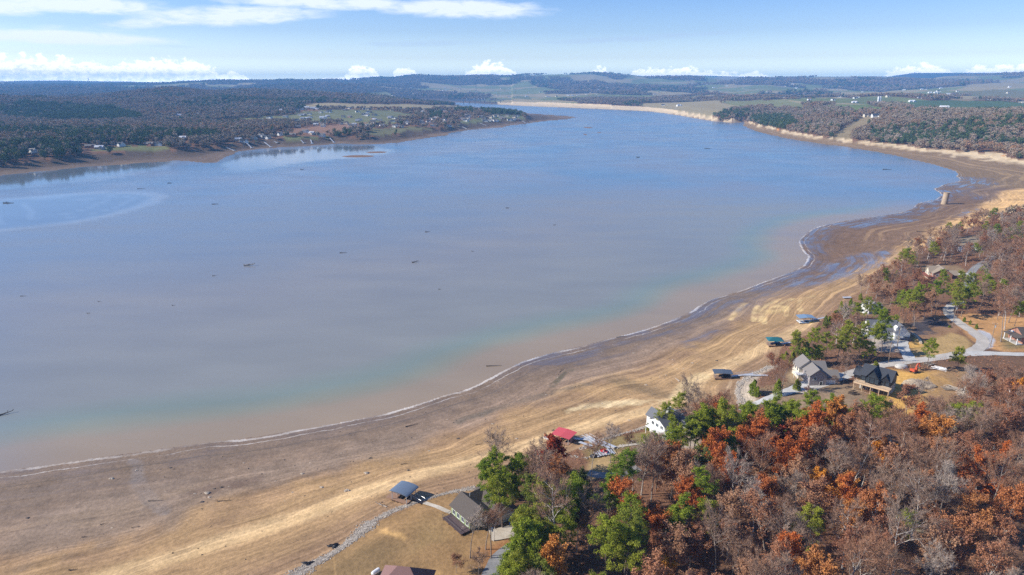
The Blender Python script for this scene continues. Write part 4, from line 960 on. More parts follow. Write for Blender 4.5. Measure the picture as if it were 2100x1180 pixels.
wl, rf = MB(), MB(); gable(wl, rf, -9, 6, 0, 8, -1, 3.4, 5.6, 'x'); gable(wl, rf, 4, 10, -5, 6, -1, 3.4, 5.4, 'y'); wl.build('wall', M['white_siding'], h); rf.build('roof', M['grey_shingle'], h)
for xx in (-6, -2, 2): opening(h, 'window', xx, 0, 1, 1.3, 1.3, -90)
shrink(.7)
h = house(0, 0, 0, 'red-brick house with white porch posts at the right edge of the brown lawn', xy=unproj(2100, 690, 14))
wl, rf = MB(), MB(); gable(wl, rf, 0, 12, 0, 9, -1, 3.6, 6.4, 'x'); wl.build('wall', M['brick'], h); rf.build('roof', M['brown_shingle'], h)
pc = MB(); pc.box(-3.2, -.02, -1, 8, -.4, .15); pc.build('porch', M['concrete'], h)
pr_ = MB(); pr_.slab((-3.4, -1.2, 3.2), (.2, -1.2, 3.9), (.2, 8.2, 3.9), (-3.4, 8.2, 3.2), .18); pr_.build('porch_roof', M['brown_shingle'], h)
for yy in (-.6, 3.4, 7.4): p_ = MB(); p_.box(-3.1, -2.8, yy - .15, yy + .15, .15, 3.15); p_.build('post', M['white_trim'], h)
opening(h, 'window', 0, 2, 1, 1.3, 1.4, 180); opening(h, 'window', 3, 0, 1, 1.3, 1.4, -90)
HOUSES.append((world_of(h, 5, 5)[0], world_of(h, 5, 5)[1], 10))

# ------------------------------------------------------------------ roads, drives and paths (draped ribbons)
def ribbon(name, pts, width, mat, label, cat, kind=None, lift=.08, step=1.6, world=None, rail=0.0):
    P = world or poly_on(smooth_line(pts, 2)); wds = width if isinstance(width, (list, tuple)) else [width] * 2
    L = [0.0]
    for a_, b_ in zip(P[:-1], P[1:]): L.append(L[-1] + math.hypot(b_[0] - a_[0], b_[1] - a_[1]))
    n = max(2, int(L[-1] / step)); ss = np.linspace(0, L[-1], n + 1); X = np.interp(ss, L, [p[0] for p in P]); Y = np.interp(ss, L, [p[1] for p in P])
    V = []; K = 7
    for i in range(n + 1):
        j0, j1 = max(0, i - 2), min(n, i + 2); dx, dy = X[j1] - X[j0], Y[j1] - Y[j0]; q = math.hypot(dx, dy) + 1e-9; nx, ny = -dy / q, dx / q
        wd = np.interp(i / n, np.linspace(0, 1, len(wds)), wds)
        for k in range(K):
            s_ = (k / (K - 1) - .5) * wd * (1 + .06 * math.sin(i * 1.7 + (0 if k < K / 2 else 9)))
            x_, y_ = X[i] + nx * s_, Y[i] + ny * s_; V.append((x_, y_, gh(x_, y_) + lift))
    F = [(i * K + k, i * K + k + 1, (i + 1) * K + k + 1, (i + 1) * K + k) for i in range(n) for k in range(K - 1)]
    me = bpy.data.meshes.new(name); me.from_pydata(V, [], F); me.materials.append(mat); me.update()
    if me.polygons[0].normal.z < 0: me.flip_normals()
    o = bpy.data.objects.new(name, me); COL.objects.link(o); tag(o, label, cat, kind=kind); 
    ROADS.append(list(zip(X, Y)) + [float(np.mean(wds))]); return o
ROADS = []
def wmat(name, c, c2, sc=.25, fine=3.0, rough=.9):
    m, N, B = new_mat(name); P = N.pos(); f = N.noise(P, sc, 5, .65); g = N.noise(P, fine, 3, .6)
    col = N.mix(N.mr(f, .35, .65), c, c2); col = N.mix(1.0, col, N.ramp(g, [(.3, .8), (.7, 1.2)]), 'MULTIPLY'); N.put(B.inputs['Base Color'], col); B.inputs['Roughness'].default_value = rough; B.inputs['Specular IOR Level'].default_value = .2; return m
M['gravel'] = wmat('gravel', (.40, .37, .33), (.50, .46, .41)); M['asphalt'] = wmat('asphalt', (.20, .20, .205), (.28, .275, .27)); M['drive'] = wmat('drive', (.55, .54, .51), (.44, .43, .41)); M['dirt'] = wmat('dirt', (.45, .36, .25), (.36, .28, .2)); M['path'] = wmat('path', (.50, .45, .38), (.42, .36, .28))
ribbon('road', [(1640, 805), (1700, 785), (1735, 768), (1790, 752), (1850, 742), (1905, 737), (1960, 728), (2000, 720), (2018, 705), (2012, 690), (1985, 675), (1960, 658), (1942, 642), (1948, 628), (1970, 618)], [3.4, 4.2, 5.0, 5.2, 5.0, 5.0, 4.6, 4.6], M['gravel'], 'pale gravel road curving past the houses to the pines', 'road', 'structure')
ribbon('road', [(1975, 600), (1990, 575), (1990, 560), (2005, 545), (2025, 535), (2035, 525)], 4.5, M['asphalt'], 'short stretch of grey road in the woods above the brick and cream house', 'road', 'structure')
ribbon('road', [(1985, 726), (2030, 725), (2070, 727), (2150, 728), (2300, 732)], [5, 3.4, 3.4], M['drive'], 'white gravel lane leaving the road towards the right edge', 'road', 'structure', lift=.13)
ribbon('driveway', [(1868, 742), (1858, 722), (1846, 708), (1838, 690), (1836, 678)], [5.0, 4.5, 8.5, 8.5], M['drive'], 'pale concrete driveway running down to the white dormer house', 'driveway', 'structure', lift=.13)
ribbon('driveway', [(1735, 770), (1700, 778), (1668, 785), (1640, 795), (1610, 806), (1575, 818), (1540, 832), (1520, 842)], [6, 7, 6, 4, 3, 2.5], M['drive'], 'pale drive passing below the taupe house towards the beach', 'driveway', 'structure', lift=.14)
ribbon('driveway', [(1925, 568), (1958, 563), (1985, 562)], 3.5, M['drive'], 'short white drive behind the brick and cream house', 'driveway', 'structure', lift=.13)
ribbon('driveway', [(1005, 1098), (1030, 1094), (1060, 1090), (1085, 1095)], 5, M['path'], 'pale drive in front of the garage of the near lakeside house', 'driveway', 'structure', lift=.13)
ribbon('road', [(1000, 1210), (1008, 1170), (1030, 1135), (1060, 1120)], 4.2, M['asphalt'], 'grey road at the foot of the near pines', 'road', 'structure')
ribbon('road', [(1205, 970), (1240, 978), (1275, 972), (1310, 960)], 3.6, M['asphalt'], 'shaded grey track below the lawn of the white house', 'road', 'structure')
ribbon('footpath', [(870, 1032), (895, 1040), (925, 1053)], 1.5, M['path'], 'straight concrete footpath from the blue-roofed dock to the deck', 'path', 'structure', lift=.2)
ribbon('footpath', [(1252, 920), (1280, 915), (1310, 911), (1335, 905)], 1.2, M['path'], 'pale footpath across the lawn of the white house', 'path', 'structure', lift=.16)

# stone armour along the full-pool line: nobody could count the stones
def riprap(name, pts, width, n, size, label, seed, world=None):
    R = np.random.default_rng(seed); P = np.array(poly_on(smooth_line(pts, 2))); d = np.r_[0, np.cumsum(np.hypot(*np.diff(P, axis=0).T))]
    s_ = R.uniform(0, d[-1], n); x = np.interp(s_, d, P[:, 0]); y = np.interp(s_, d, P[:, 1]); x2 = np.interp(s_ + .5, d, P[:, 0]); y2 = np.interp(s_ + .5, d, P[:, 1])
    dx, dy = x2 - x, y2 - y; q = np.hypot(dx, dy) + 1e-6; off = R.normal(0, .30, n) * width * (.7 + .3 * np.sin(s_ * .25)); x = x - dy / q * off; y = y + dx / q * off
    base = np.array([(math.cos(a_) * k, math.sin(a_) * k, z_) for z_, k, ph in ((-.4, .9, 0), (.15, 1, .5), (.6, .55, 0)) for a_ in [ph + 6.283 * i / 5 for i in range(5)]])
    F = [(i, (i + 1) % 5, 5 + (i + 1) % 5, 5 + i) for i in range(5)] + [(5 + i, 5 + (i + 1) % 5, 10 + (i + 1) % 5, 10 + i) for i in range(5)] + [(10, 11, 12, 13, 14)]
    V = []; FF = []
    for i in range(n):
        sc = size * R.uniform(.45, 1.5); a_ = R.uniform(0, 6.28); c, s1 = math.cos(a_), math.sin(a_); b = base * np.array([1, R.uniform(.6, 1), R.uniform(.6, 1)]) * sc * R.uniform(.8, 1.2, (15, 1))
        z_ = gh(x[i], y[i]); o_ = len(V)
        V += [(x[i] + c * p[0] - s1 * p[1], y[i] + s1 * p[0] + c * p[1], z_ + p[2]) for p in b]; FF += [tuple(o_ + k for k in f) for f in F]
    me = bpy.data.meshes.new(name); me.from_pydata(V, [], FF); me.materials.append(M['riprap']); o = bpy.data.objects.new(name, me); COL.objects.link(o); tag(o, label, 'rocks', kind='stuff')
M['riprap'] = wmat('riprap', (.45, .40, .34), (.22, .185, .15), 1.1, 4)
riprap('shore_stones', [(560, 1212), (620, 1170), (660, 1148), (700, 1125), (740, 1092), (765, 1070)], 3.6, 5200, .2, 'band of pale stones along the bank left of the blue-roofed dock', 1)
riprap('shore_stones', [(765, 1070), (800, 1050), (840, 1035), (880, 1022), (920, 1010), (975, 1001)], 2.2, 2600, .17, 'band of pale stones from the blue-roofed dock to the woods', 2)
riprap('shore_stones', [(1190, 922), (1225, 905), (1265, 893), (1300, 884), (1335, 872)], 2.0, 700, .30, 'thin band of pale stones below the white house', 3)
riprap('shore_stones', [(1532, 838), (1516, 818), (1512, 795), (1528, 778), (1550, 765), (1580, 752)], 3.4, 900, .36, 'stone edging round the pale point beside the dark-roofed dock', 4)
riprap('shore_stones', [(1300, 905), (1200, 945), (1160, 930)], 2, 120, .3, 'few loose stones on the grass by the dismantled gangways', 5)

# ------------------------------------------------------------------ docks resting on the mud
DOCKS = []
def dock(px, py, rz, w, l, roofm, label, kind='flat', zoff=.25, boat=None, deckm='deck_wood', rh=3.1, ext=0):
    q = hit(px, py); o = empty('boat_dock', q[0], q[1], q[2], math.radians(rz)); tag(o, label, 'boat dock'); DOCKS.append((q[0], q[1]))
    p = MB(); p.box(-w / 2 - ext, w / 2, -l / 2, -l / 2 + 1.3, .45, .65); p.box(-w / 2 - ext, -w / 2 + 1.0, -l / 2 + 1.3, l / 2, .45, .648); p.box(w / 2 - 1.2, w / 2, -l / 2 + 1.3, l / 2, .45, .652); p.box(-w / 2 + 1.0, w / 2 - 1.2, l / 2 - 1.0, l / 2, .45, .654)
    pl = p.build('platform', M[deckm], o)
    f = MB()
    for k in range(4): f.tube((-w / 2 + .3 + k * (w - .6) / 3, -l / 2 + .1, .22), (-w / 2 + .3 + k * (w - .6) / 3, l / 2 - .1, .22), .24, n=10)
    f.build('float', M['tarp_black'], pl)
    for sx_ in (-1, 1):
        for sy_ in (-1, 0, 1): c = MB(); c.box(sx_ * (w / 2 - .2) - .07, sx_ * (w / 2 - .2) + .07, sy_ * (l / 2 - .2) - .07, sy_ * (l / 2 - .2) + .07, .655, rh + .02); c.build('post', M['post_grey'], o)
    r_ = MB(); oh = .5; X, Y = w / 2 + oh, l / 2 + oh
    if kind == 'hip':
        e = rh; v = [(-X, -Y, e), (X, -Y, e), (X, Y, e), (-X, Y, e), (-X + Y * .9, 0, e + 1.2), (X - Y * .9, 0, e + 1.2)]; r_.add(v, [(0, 1, 5, 4), (1, 2, 5), (2, 3, 4, 5), (3, 0, 4), (3, 2, 1, 0)])
    elif kind == 'arch':
        n = 10; ang = [math.pi * (i / n) for i in range(n + 1)]; top = [(-X * math.cos(t_), rh + .62 * math.sin(t_)) for t_ in ang]; r_.prism(top + [(p_[0], p_[1] - .12) for p_ in reversed(top)], -Y, Y)
    else:
        k = .45 if kind == 'gable' else .22
        r_.slab((-X, -Y, rh), (0, -Y, rh + k), (0, Y, rh + k), (-X, Y, rh), .1); r_.slab((0, -Y, rh + k), (X, -Y, rh), (X, Y, rh), (0, Y, rh + k), .1)
    ro = r_.build('roof', M[roofm], o)
    t_ = MB()
    for sy_ in (-1, 1): t_.box(-w / 2 + .1, w / 2 - .1, sy_ * (l / 2 - .2) - .05, sy_ * (l / 2 - .2) + .05, rh - .28, rh - .1)
    t_.build('beam', M['post_grey'], o)
    return o
def gangway(p, q, w, label, mat='aluminium', rail=True, cat='gangway', lift=0.5, lift2=.15, group=None):
    a_ = Vector((p[0], p[1], gh(p[0], p[1]) + lift)); b_ = Vector((q[0], q[1], gh(q[0], q[1]) + lift2)); L = (b_ - a_).length
    o = empty('gangway', *a_, 0); o.rotation_euler = (0, -math.asin((b_.z - a_.z) / L), math.atan2(b_.y - a_.y, b_.x - a_.x)); tag(o, label, cat, group)
    d = MB(); d.box(0, L, -w / 2, w / 2, 0, .12); d.build('walkway', M[mat], o)
    if rail: r_ = MB(); railing(r_, (0, -w / 2, .12), (L, -w / 2, .12), .9, int(L / 1.1)); railing(r_, (0, w / 2, .12), (L, w / 2, .12), .9, int(L / 1.1)); r_.build('railing', M['aluminium'], o)
    return o
def boat_hull(root, L=5.2, w=1.9, z=.7, hull='boat_white', top=None):
    n = 9; V = []; prof = [math.sin(math.pi * min(1, .32 + .68 * (1 - i / (n - 1)))) ** .6 if i < n - 1 else .03 for i in range(n)]
    for i in range(n):
        x = -L / 2 + L * i / (n - 1); b = w / 2 * prof[i]; sh = .15 * (i / (n - 1)) ** 2
        V += [(x, -b, z + .75 + sh), (x, -b * .8, z + .2), (x, 0, z + .02 + sh), (x, b * .8, z + .2), (x, b, z + .75 + sh)]
    F = [(i * 5 + k, i * 5 + k + 1, (i + 1) * 5 + k + 1, (i + 1) * 5 + k) for i in range(n - 1) for k in range(4)] + [(4, 3, 2, 1, 0)]
    m_ = MB(); m_.add(V, F); m_.add([(v[0], v[1] * .98, v[2] - .12) for v in V[0::5]] + [(v[0], v[1] * .98, v[2] - .12) for v in V[4::5]], [(i, i + 1, n + i + 1, n + i) for i in range(n - 1)]); m_.build('hull', M[hull], root)
    m_ = MB(); m_.box(-.3, .5, -.5, .5, z + .6, z + 1.15); m_.prism([(.5, z + 1.1), (.9, z + .8), (.95, z + 1.1), (.6, z + 1.6)], -.6, .6); m_.build('console', M[top or 'boat_white'], root)
def boat(x, y, zz, rz, label, **k):
    o = empty('boat', x, y, zz, rz); tag(o, label, 'boat'); boat_hull(o, **k); return o
d1 = dock(829, 1024, -28, 5.4, 4.8, 'metal_blue', 'boat dock with arched blue-grey metal roof resting on the mud near the bottom', 'arch', rh=3.3, ext=2.0)
g = world_of(d1, 2.6, 1.2); e_ = hit(868, 1032); gangway((g[0], g[1]), (e_[0], e_[1]), 1.5, 'brown gangway from the arched-roof dock up to the stones', 'deck_wood')
d2 = dock(1156, 906, -32, 6.0, 4.8, 'metal_red', 'boat dock with bright coral red metal roof beside the rust coloured trees', 'flat', rh=3.2)
w_ = world_of(d2, -4.6, -1.2); boat(w_[0], w_[1], w_[2] - .35, -.4, 'small white boat lying on the mud beside the coral-roofed dock', L=4.6, w=1.9, z=.25)
ends = [((1176, 903), (1212, 905)), ((1196, 900), (1225, 915)), ((1206, 899), (1238, 917)), ((1218, 905), (1250, 922)), ((1188, 910), (1214, 918)), ((1236, 910), (1262, 920))]
for i, (p_, q_) in enumerate(ends):
    p_, q_ = hit(*p_), hit(*q_)
    gangway(p_, q_, 1.1, ['long dark gangway leading from the coral-roofed dock', 'grey gangway section lying second from the coral-roofed dock', 'grey gangway section in the middle of the pile below the white house', 'pale gangway section lying on the stones at the grass edge', 'short gangway section nearest the red-leaved tree', 'last gangway section at the start of the footpath'][i], 'aluminium', i < 3, group='gangway sections by the coral-roofed dock', lift=.6, lift2=.4)
d3 = dock(1481, 776, -6, 6.6, 3.6, 'metal_slate', 'boat dock with dark slate metal roof beside the pale stony point', 'flat', rh=2.9)
w_ = world_of(d3, 1, .3); boat(w_[0], w_[1], w_[2] + .2, -.1, 'dark covered boat under the slate-roofed dock', L=4.8, w=1.7, z=.5, hull='tarp_black', top='tarp_black')
p_, q_ = world_of(d3, 3.4, .4), hit(1545, 768); gangway(p_, q_, 1.3, 'long aluminium gangway from the slate-roofed dock to the stony point')
p_, q_ = hit(1520, 772), hit(1575, 771); gangway(p_, q_, 1.0, 'straight gangway lying in front of the long one on the stony point', rail=False)
d4 = dock(1588, 709, -5, 6.2, 4.4, 'metal_teal', 'boat dock with dark teal hip roof at the foot of the pines', 'hip', rh=3.0)
p_, q_ = world_of(d4, 3.1, .6), hit(1632, 702); gangway(p_, q_, 1.2, 'aluminium gangway from the teal-roofed dock into the trees')
w_ = world_of(d4, .3, 0); boat(w_[0], w_[1], w_[2] + .2, 0, 'blue-covered boat under the teal-roofed dock', L=4.6, w=1.7, z=.5, hull='car_blue', top='tarp_blue')
d5 = dock(1651, 662, 0, 7.2, 4.6, 'metal_sky', 'boat dock with pale blue roof holding blue and yellow kayaks', 'gable', rh=3.2, deckm='white_trim')
p_, q_ = world_of(d5, 3.6, 1), hit(1692, 652); gangway(p_, q_, 1.3, 'white gangway from the pale blue-roofed dock to the cedar trees')
def kayak(x, y, z, rz, mat, label, L=3.2):
    o = empty('kayak', x, y, z, rz); tag(o, label, 'kayak'); n = 9; m_ = MB()
    for i in range(n - 1):
        f0, f1 = i / (n - 1), (i + 1) / (n - 1); m_.tube((-L / 2 + L * f0, 0, .2 + .12 * (2 * f0 - 1) ** 2), (-L / 2 + L * f1, 0, .2 + .12 * (2 * f1 - 1) ** 2), .03 + .32 * math.sin(math.pi * f0), .03 + .32 * math.sin(math.pi * f1), n=10, cap=False)
    m_.build('hull', M[mat], o); s_ = MB(); s_.tube((-.4, 0, .5), (.4, 0, .5), .22, .2, n=8); s_.build('cockpit', M['tarp_black'], o)
w_ = world_of(d5, -1.2, -1.7); kayak(w_[0], w_[1], w_[2] + .65, 0, 'blue_plastic', 'blue kayak on the front edge of the pale blue-roofed dock')
w_ = world_of(d5, 2.3, -1.75); kayak(w_[0], w_[1], w_[2] + .65, .5, 'yellow_plastic', 'yellow kayak standing out at the corner of the pale blue-roofed dock')
d6 = dock(2038, 446, 0, 7, 5, 'metal_slate', 'distant boat dock with grey roof and pale sides near the cove', 'flat', rh=3.6, deckm='white_trim')
p_, q_ = world_of(d6, 3.5, 0), hit(2075, 444); gangway(p_, q_, 1.3, 'gangway from the distant grey-roofed dock by the cove')
p_, q_ = hit(1728, 613), hit(1745, 612); gangway(p_, q_, 2.2, 'short grey landing stage at the top of the golden beach', rail=False, lift=.7, lift2=.6)
def litter():
    R = np.random.default_rng(44); n = 9000; r_ = np.sqrt(R.uniform(110 ** 2, 560 ** 2, n)); a_ = R.uniform(-.72, .62, n); x, y = r_ * np.sin(a_), r_ * np.cos(a_)
    i = np.clip(np.searchsorted(RS, r_), 0, nR - 1); j = np.clip(np.searchsorted(AZS, a_), 0, nA - 1)
    ok = G['inF'][i, j] & ~G['inW'][i, j] & (G['a'][i, j] > 8) & (fbm(x, y, 25, 3, 93) + R.uniform(-.5, .5, n) > .12); x, y = x[ok], y[ok]; V = []; F = []
    for k in range(len(x)):
        z = gh(x[k], y[k]); a = R.uniform(0, 6.28); stick = R.uniform() < .35; l, w_, h_ = (R.uniform(.4, 1.3), .05, .06) if stick else (R.uniform(.08, .28),) * 3; w_ = w_ if stick else l * .7; c, s_ = math.cos(a), math.sin(a); o_ = len(V)
        V += [(x[k] + c * p - s_ * q, y[k] + s_ * p + c * q, z + hh_) for p, q, hh_ in ((-l, -w_, -.05), (l, -w_ * .6, -.05), (l * .9, w_, -.05), (-l * .8, w_ * .8, -.05), (-l * .6, -w_ * .5, h_), (l * .5, w_ * .3, h_ * .8))]
        F += [tuple(o_ + t_ for t_ in f) for f in ((0, 1, 5, 4), (1, 2, 5), (2, 3, 4, 5), (3, 0, 4))]
    me = bpy.data.meshes.new('shore_litter'); me.from_pydata(V, [], F); me.materials.append(M['litter']); o = bpy.data.objects.new('shore_litter', me); COL.objects.link(o); tag(o, 'small sticks and stones strewn over the drained lake bed', 'litter', kind='stuff')
M['litter'] = wmat('litter', (.10, .075, .055), (.36, .30, .24), .9, 3); litter()
# dismantled raft with red things, and a tarped heap
q = hit(1240, 931); o = empty('dismantled_raft', *q, .35); tag(o, 'grey dismantled raft of planks and posts lying on the lawn', 'raft')
m_ = MB(); 
for i in range(7): m_.box(-3.2 + i * .9 + .05 * (i % 3), -2.5 + i * .9, -1.6 + .2 * (i % 2), 1.6, .25 + .12 * (i % 3), .4 + .12 * (i % 3))
for i in range(5): m_.tube((-3 + i * 1.5, -1.8, .6), (-2.6 + i * 1.5, 1.9, .8), .06, n=5)
m_.build('planks', M['aluminium'], o); m_ = MB(); m_.box(-3.2, 3.2, -1.4, -1.1, 0, .25); m_.box(-3.2, 3.2, 1.0, 1.3, 0, .25); m_.build('bearer', M['log_dark'], o)
for k, (dx, dy) in enumerate([(-.9, .4), (0.2, -.5), (.5, .7)]):
    w_ = world_of(o, dx, dy); c = empty('folding_chair', w_[0], w_[1], w_[2] + .55, k * 1.1); tag(c, 'red folding chair piled on the dismantled raft', 'chair', 'red chairs on the dismantled raft'); m_ = MB(); m_.box(-.4, .4, -.4, .4, .35, .42); m_.build('seat', M['red_cloth'], c); m_ = MB(); m_.slab((-.4, .38, .42), (.4, .38, .42), (.4, .6, 1.1), (-.4, .6, 1.1), .06); m_.build('backrest', M['red_cloth'], c)
    for sx_ in (-.36, .36): m_ = MB(); m_.tube((sx_, -.38, 0), (sx_, .38, .38), .03, n=4); m_.tube((sx_, .38, 0), (sx_, -.38, .38), .03, n=4); m_.build('leg', M['aluminium'], c)
def lump(name, px, py, rx, ry, h, mat, label, cat, rough=.3, kind=None, seed=0, sink=.1):
    q = hit(px, py); R = np.random.default_rng(seed); V = []; F = []; nu, nv = 22, 8
    for j in range(nv + 1):
        f = j / nv; 
        for i in range(nu):
            a_ = 6.283 * i / nu; k = (math.cos(f * math.pi / 2)) ** .7 * (1 + rough * .5 * math.sin(3 * a_ + seed) + rough * R.normal() * .25); V.append((rx * k * math.cos(a_), ry * k * math.sin(a_), h * math.sin(f * math.pi / 2) * (1 + rough * R.normal() * .15) - sink))
    for j in range(nv):
        for i in range(nu): F.append((j * nu + i, j * nu + (i + 1) % nu, (j + 1) * nu + (i + 1) % nu, (j + 1) * nu + i))
    F.append(tuple(nv * nu + i for i in range(nu)))
    me = bpy.data.meshes.new(name); me.from_pydata(V, [], F); me.materials.append(M[mat]); me.polygons.foreach_set('use_smooth', [rough < .25] * len(F)); o = bpy.data.objects.new(name, me); COL.objects.link(o); o.location = (q[0], q[1], q[2]); tag(o, label, cat, kind=kind); return o
lump('tarped_heap', 1219, 937, 1.5, .9, .9, 'tarp_black', 'low heap under a black tarp beside the dismantled raft', 'heap', seed=1)
lump('gravel_pile', 1848, 753, 2.6, 1.8, 1.3, 'drive', 'pale grey gravel pile left of the orange excavator', 'gravel pile', seed=2, rough=.15)
lump('earth_mound', 1880, 790, 6, 4, 1.6, 'dirt', 'low golden mound of bare earth beside the black house', 'mound', seed=3, rough=.3)

# covered boat on its trailer
q = hit(1697, 781); o = empty('covered_boat', q[0], q[1], q[2], .08); tag(o, 'boat on a trailer under a white and purple cover by the garage', 'boat')
m_ = MB(); n = 8; V = []
for i in range(n + 1):
    x = -3.4 + 6.8 * i / n; b = 1.25 * (1 if i < n - 2 else .8 if i == n - 2 else .5 if i == n - 1 else .12); V += [(x, -b, .9), (x, -b * .75, .35), (x, b * .75, .35), (x, b, .9)]
m_.add(V, [(i * 4 + k, i * 4 + k + 1, (i + 1) * 4 + k + 1, (i + 1) * 4 + k) for i in range(n) for k in range(3)] + [(3, 2, 1, 0)]); m_.build('hull', M['boat_purple'], o)
m_ = MB(); V = []
for i in range(n + 1):
    x = -3.4 + 6.8 * i / n; b = 1.28 * (1 if i < n - 2 else .8 if i == n - 2 else .5 if i == n - 1 else .12); t_ = 1.75 if i % 2 else 1.5; t_ = t_ if i < n - 1 else 1.15; V += [(x, -b, .86), (x, -b * .6, t_ * .86), (x, 0, t_), (x, b * .6, t_ * .86), (x, b, .86)]
m_.add(V, [(i * 5 + k, i * 5 + k + 1, (i + 1) * 5 + k + 1, (i + 1) * 5 + k) for i in range(n) for k in range(4)] + [(4, 3, 2, 1, 0)]); m_.build('cover', M['boat_white'], o)
m_ = MB(); m_.box(-3, 4.2, -.06, .06, .2, .32); m_.box(-1.5, .8, -.9, -.8, .25, .35); m_.box(-1.5, .8, .8, .9, .25, .35); tr_ = m_.build('trailer', M['steel_dark'], o)
for sy_ in (-1.05, 1.05): m_ = MB(); m_.tube((-.5, sy_ - .1, .3), (-.5, sy_ + .1, .3), .3, n=14); m_.build('wheel', M['rubber'], tr_)

# excavator
q = hit(1874, 764); o = empty('excavator', q[0], q[1], q[2], .5); tag(o, 'orange excavator with bent arm on the golden earth', 'excavator'); o.scale = (.85,) * 3
for sy_ in (-1, 1): m_ = MB(); m_.prism([(-1.7, .25), (-1.4, 0), (1.4, 0), (1.7, .25), (1.7, .5), (1.4, .75), (-1.4, .75), (-1.7, .5)], sy_ * 1.05 - .25, sy_ * 1.05 + .25); m_.build('track', M['steel_dark'], o)
m_ = MB(); m_.tube((0, 0, .6), (0, 0, .9), .7, n=14); m_.box(-1.7, 1.2, -1.15, 1.15, .9, 1.25); m_.box(-1.75, -.5, -1.1, 1.1, 1.25, 2.0); m_.build('body', M['excavator_orange'], o)
m_ = MB(); m_.prism([(0, 1.25), (1.15, 1.25), (1.15, 1.9), (.85, 2.75), (0, 2.75)], -1.1, -.15); cb = m_.build('cab', M['excavator_orange'], o)
m_ = MB(); m_.prism([(.15, 1.7), (1.05, 1.75), (.8, 2.6), (.15, 2.6)], -1.12, -1.105); m_.prism([(1.165, 1.5), (1.175, 1.9), (.88, 2.65), (.86, 2.65)], -1.0, -.25); m_.build('cab_window', M['glass'], cb)
m_ = MB(); m_.prism([(.8, 1.1), (1.1, 1.0), (2.6, 3.4), (4.1, 3.7), (4.1, 4.0), (2.4, 3.85)], .1, .5); bm_ = m_.build('boom', M['excavator_orange'], o)
m_ = MB(); m_.prism([(3.8, 4.1), (4.3, 3.9), (5.0, 1.5), (4.75, 1.45)], .14, .46); m_.build('dipper_arm', M['excavator_orange'], bm_)
m_ = MB(); m_.prism([(4.4, 1.5), (5.3, 1.6), (5.2, .9), (4.6, .7), (4.2, .95)], -.15, .75); m_.build('bucket', M['steel_dark'], bm_)

# vehicles
def car(px, py, rz, mat, label, L=4.5, suv=False):
    q = hit(px, py); o = empty('parked_car', q[0], q[1], q[2] + .14, rz); tag(o, label, 'car'); h = .25 if suv else 0
    m_ = MB(); m_.prism([(-L / 2, .3), (L / 2, .3), (L / 2, .75 + h), (L / 2 - 1.1, .92 + h), (L / 2 - 1.9, 1.42 + h), (-L / 2 + .9, 1.45 + h), (-L / 2 + .15, .95 + h), (-L / 2, .8 + h)], -.85, .85); b_ = m_.build('body', M[mat], o)
    m_ = MB(); m_.prism([(L / 2 - 1.25, .95 + h), (L / 2 - 1.95, 1.38 + h), (-L / 2 + .95, 1.4 + h), (-L / 2 + .4, .98 + h)], -.86, .86); m_.build('side_window', M['glass'], b_)
    for sx_ in (-L / 2 + .85, L / 2 - .85):
        for sy_ in (-.78, .78): m_ = MB(); m_.tube((sx_, sy_ - .1, .33), (sx_, sy_ + .1, .33), .33, n=14); m_.build('wheel', M['rubber'], o)
car(1857, 699, 2.6, 'car_blue', 'dark blue car parked beside the retaining wall'); car(1847, 685, 1.9, 'tarp_black', 'black sport utility car parked in front of the dormer house', suv=True)
ribbon('retaining_wall', [(1846, 673), (1858, 682), (1874, 688), (1884, 696), (1888, 706)], .9, M['stone_wall'], 'flat stone top of the low curved retaining wall by the parked cars', 'wall', lift=.9)
me = bpy.data.objects['retaining_wall'].modifiers.new('s', 'SOLIDIFY'); me.thickness = 1.6; me.offset = -1
# stacks of lumber and branches on the clearing
def pile(px, py, n, L, mat, label, name='lumber_pile', cat='lumber pile', rz=0, seed=0):
    q = hit(px, py); R = random.Random(seed); o = empty(name, q[0], q[1], q[2], rz); tag(o, label, cat); m_ = MB()
    for i in range(n): a_ = R.uniform(-.25, .25) * (3 if cat == 'brush pile' else 1); c, s_ = math.cos(a_), math.sin(a_); l = L * R.uniform(.5, 1) / 2; x, y = R.uniform(-.6, .6), R.uniform(-1.4, 1.4); z = .1 + .12 * (i % 5); m_.tube((x - c * l, y - s_ * l, z), (x + c * l, y + s_ * l, z + R.uniform(-.05, .2)), R.uniform(.06, .14), n=5)
    m_.build('timbers', M[mat], o)
pile(1925, 757, 26, 5.5, 'boat_white', 'pile of white boards right of the excavator', rz=-.6, seed=1); pile(1905, 748, 18, 4, 'rock_pale', 'scattered grey rubble boards by the road bend', name='rubble_pile', cat='rubble', rz=.3, seed=2)
pile(1750, 808, 18, 3.2, 'log_dark', 'small dark heap of timber left of the black house', rz=.2, seed=3); pile(1960, 800, 34, 9, 'log_grey', 'tangle of felled trunks on the cleared slope', name='brush_pile', cat='brush pile', rz=-.8, seed=4); pile(1985, 815, 22, 8, 'log_grey', 'second smaller tangle of felled trunks at the wood edge', name='brush_pile', cat='brush pile', rz=-.3, seed=5)
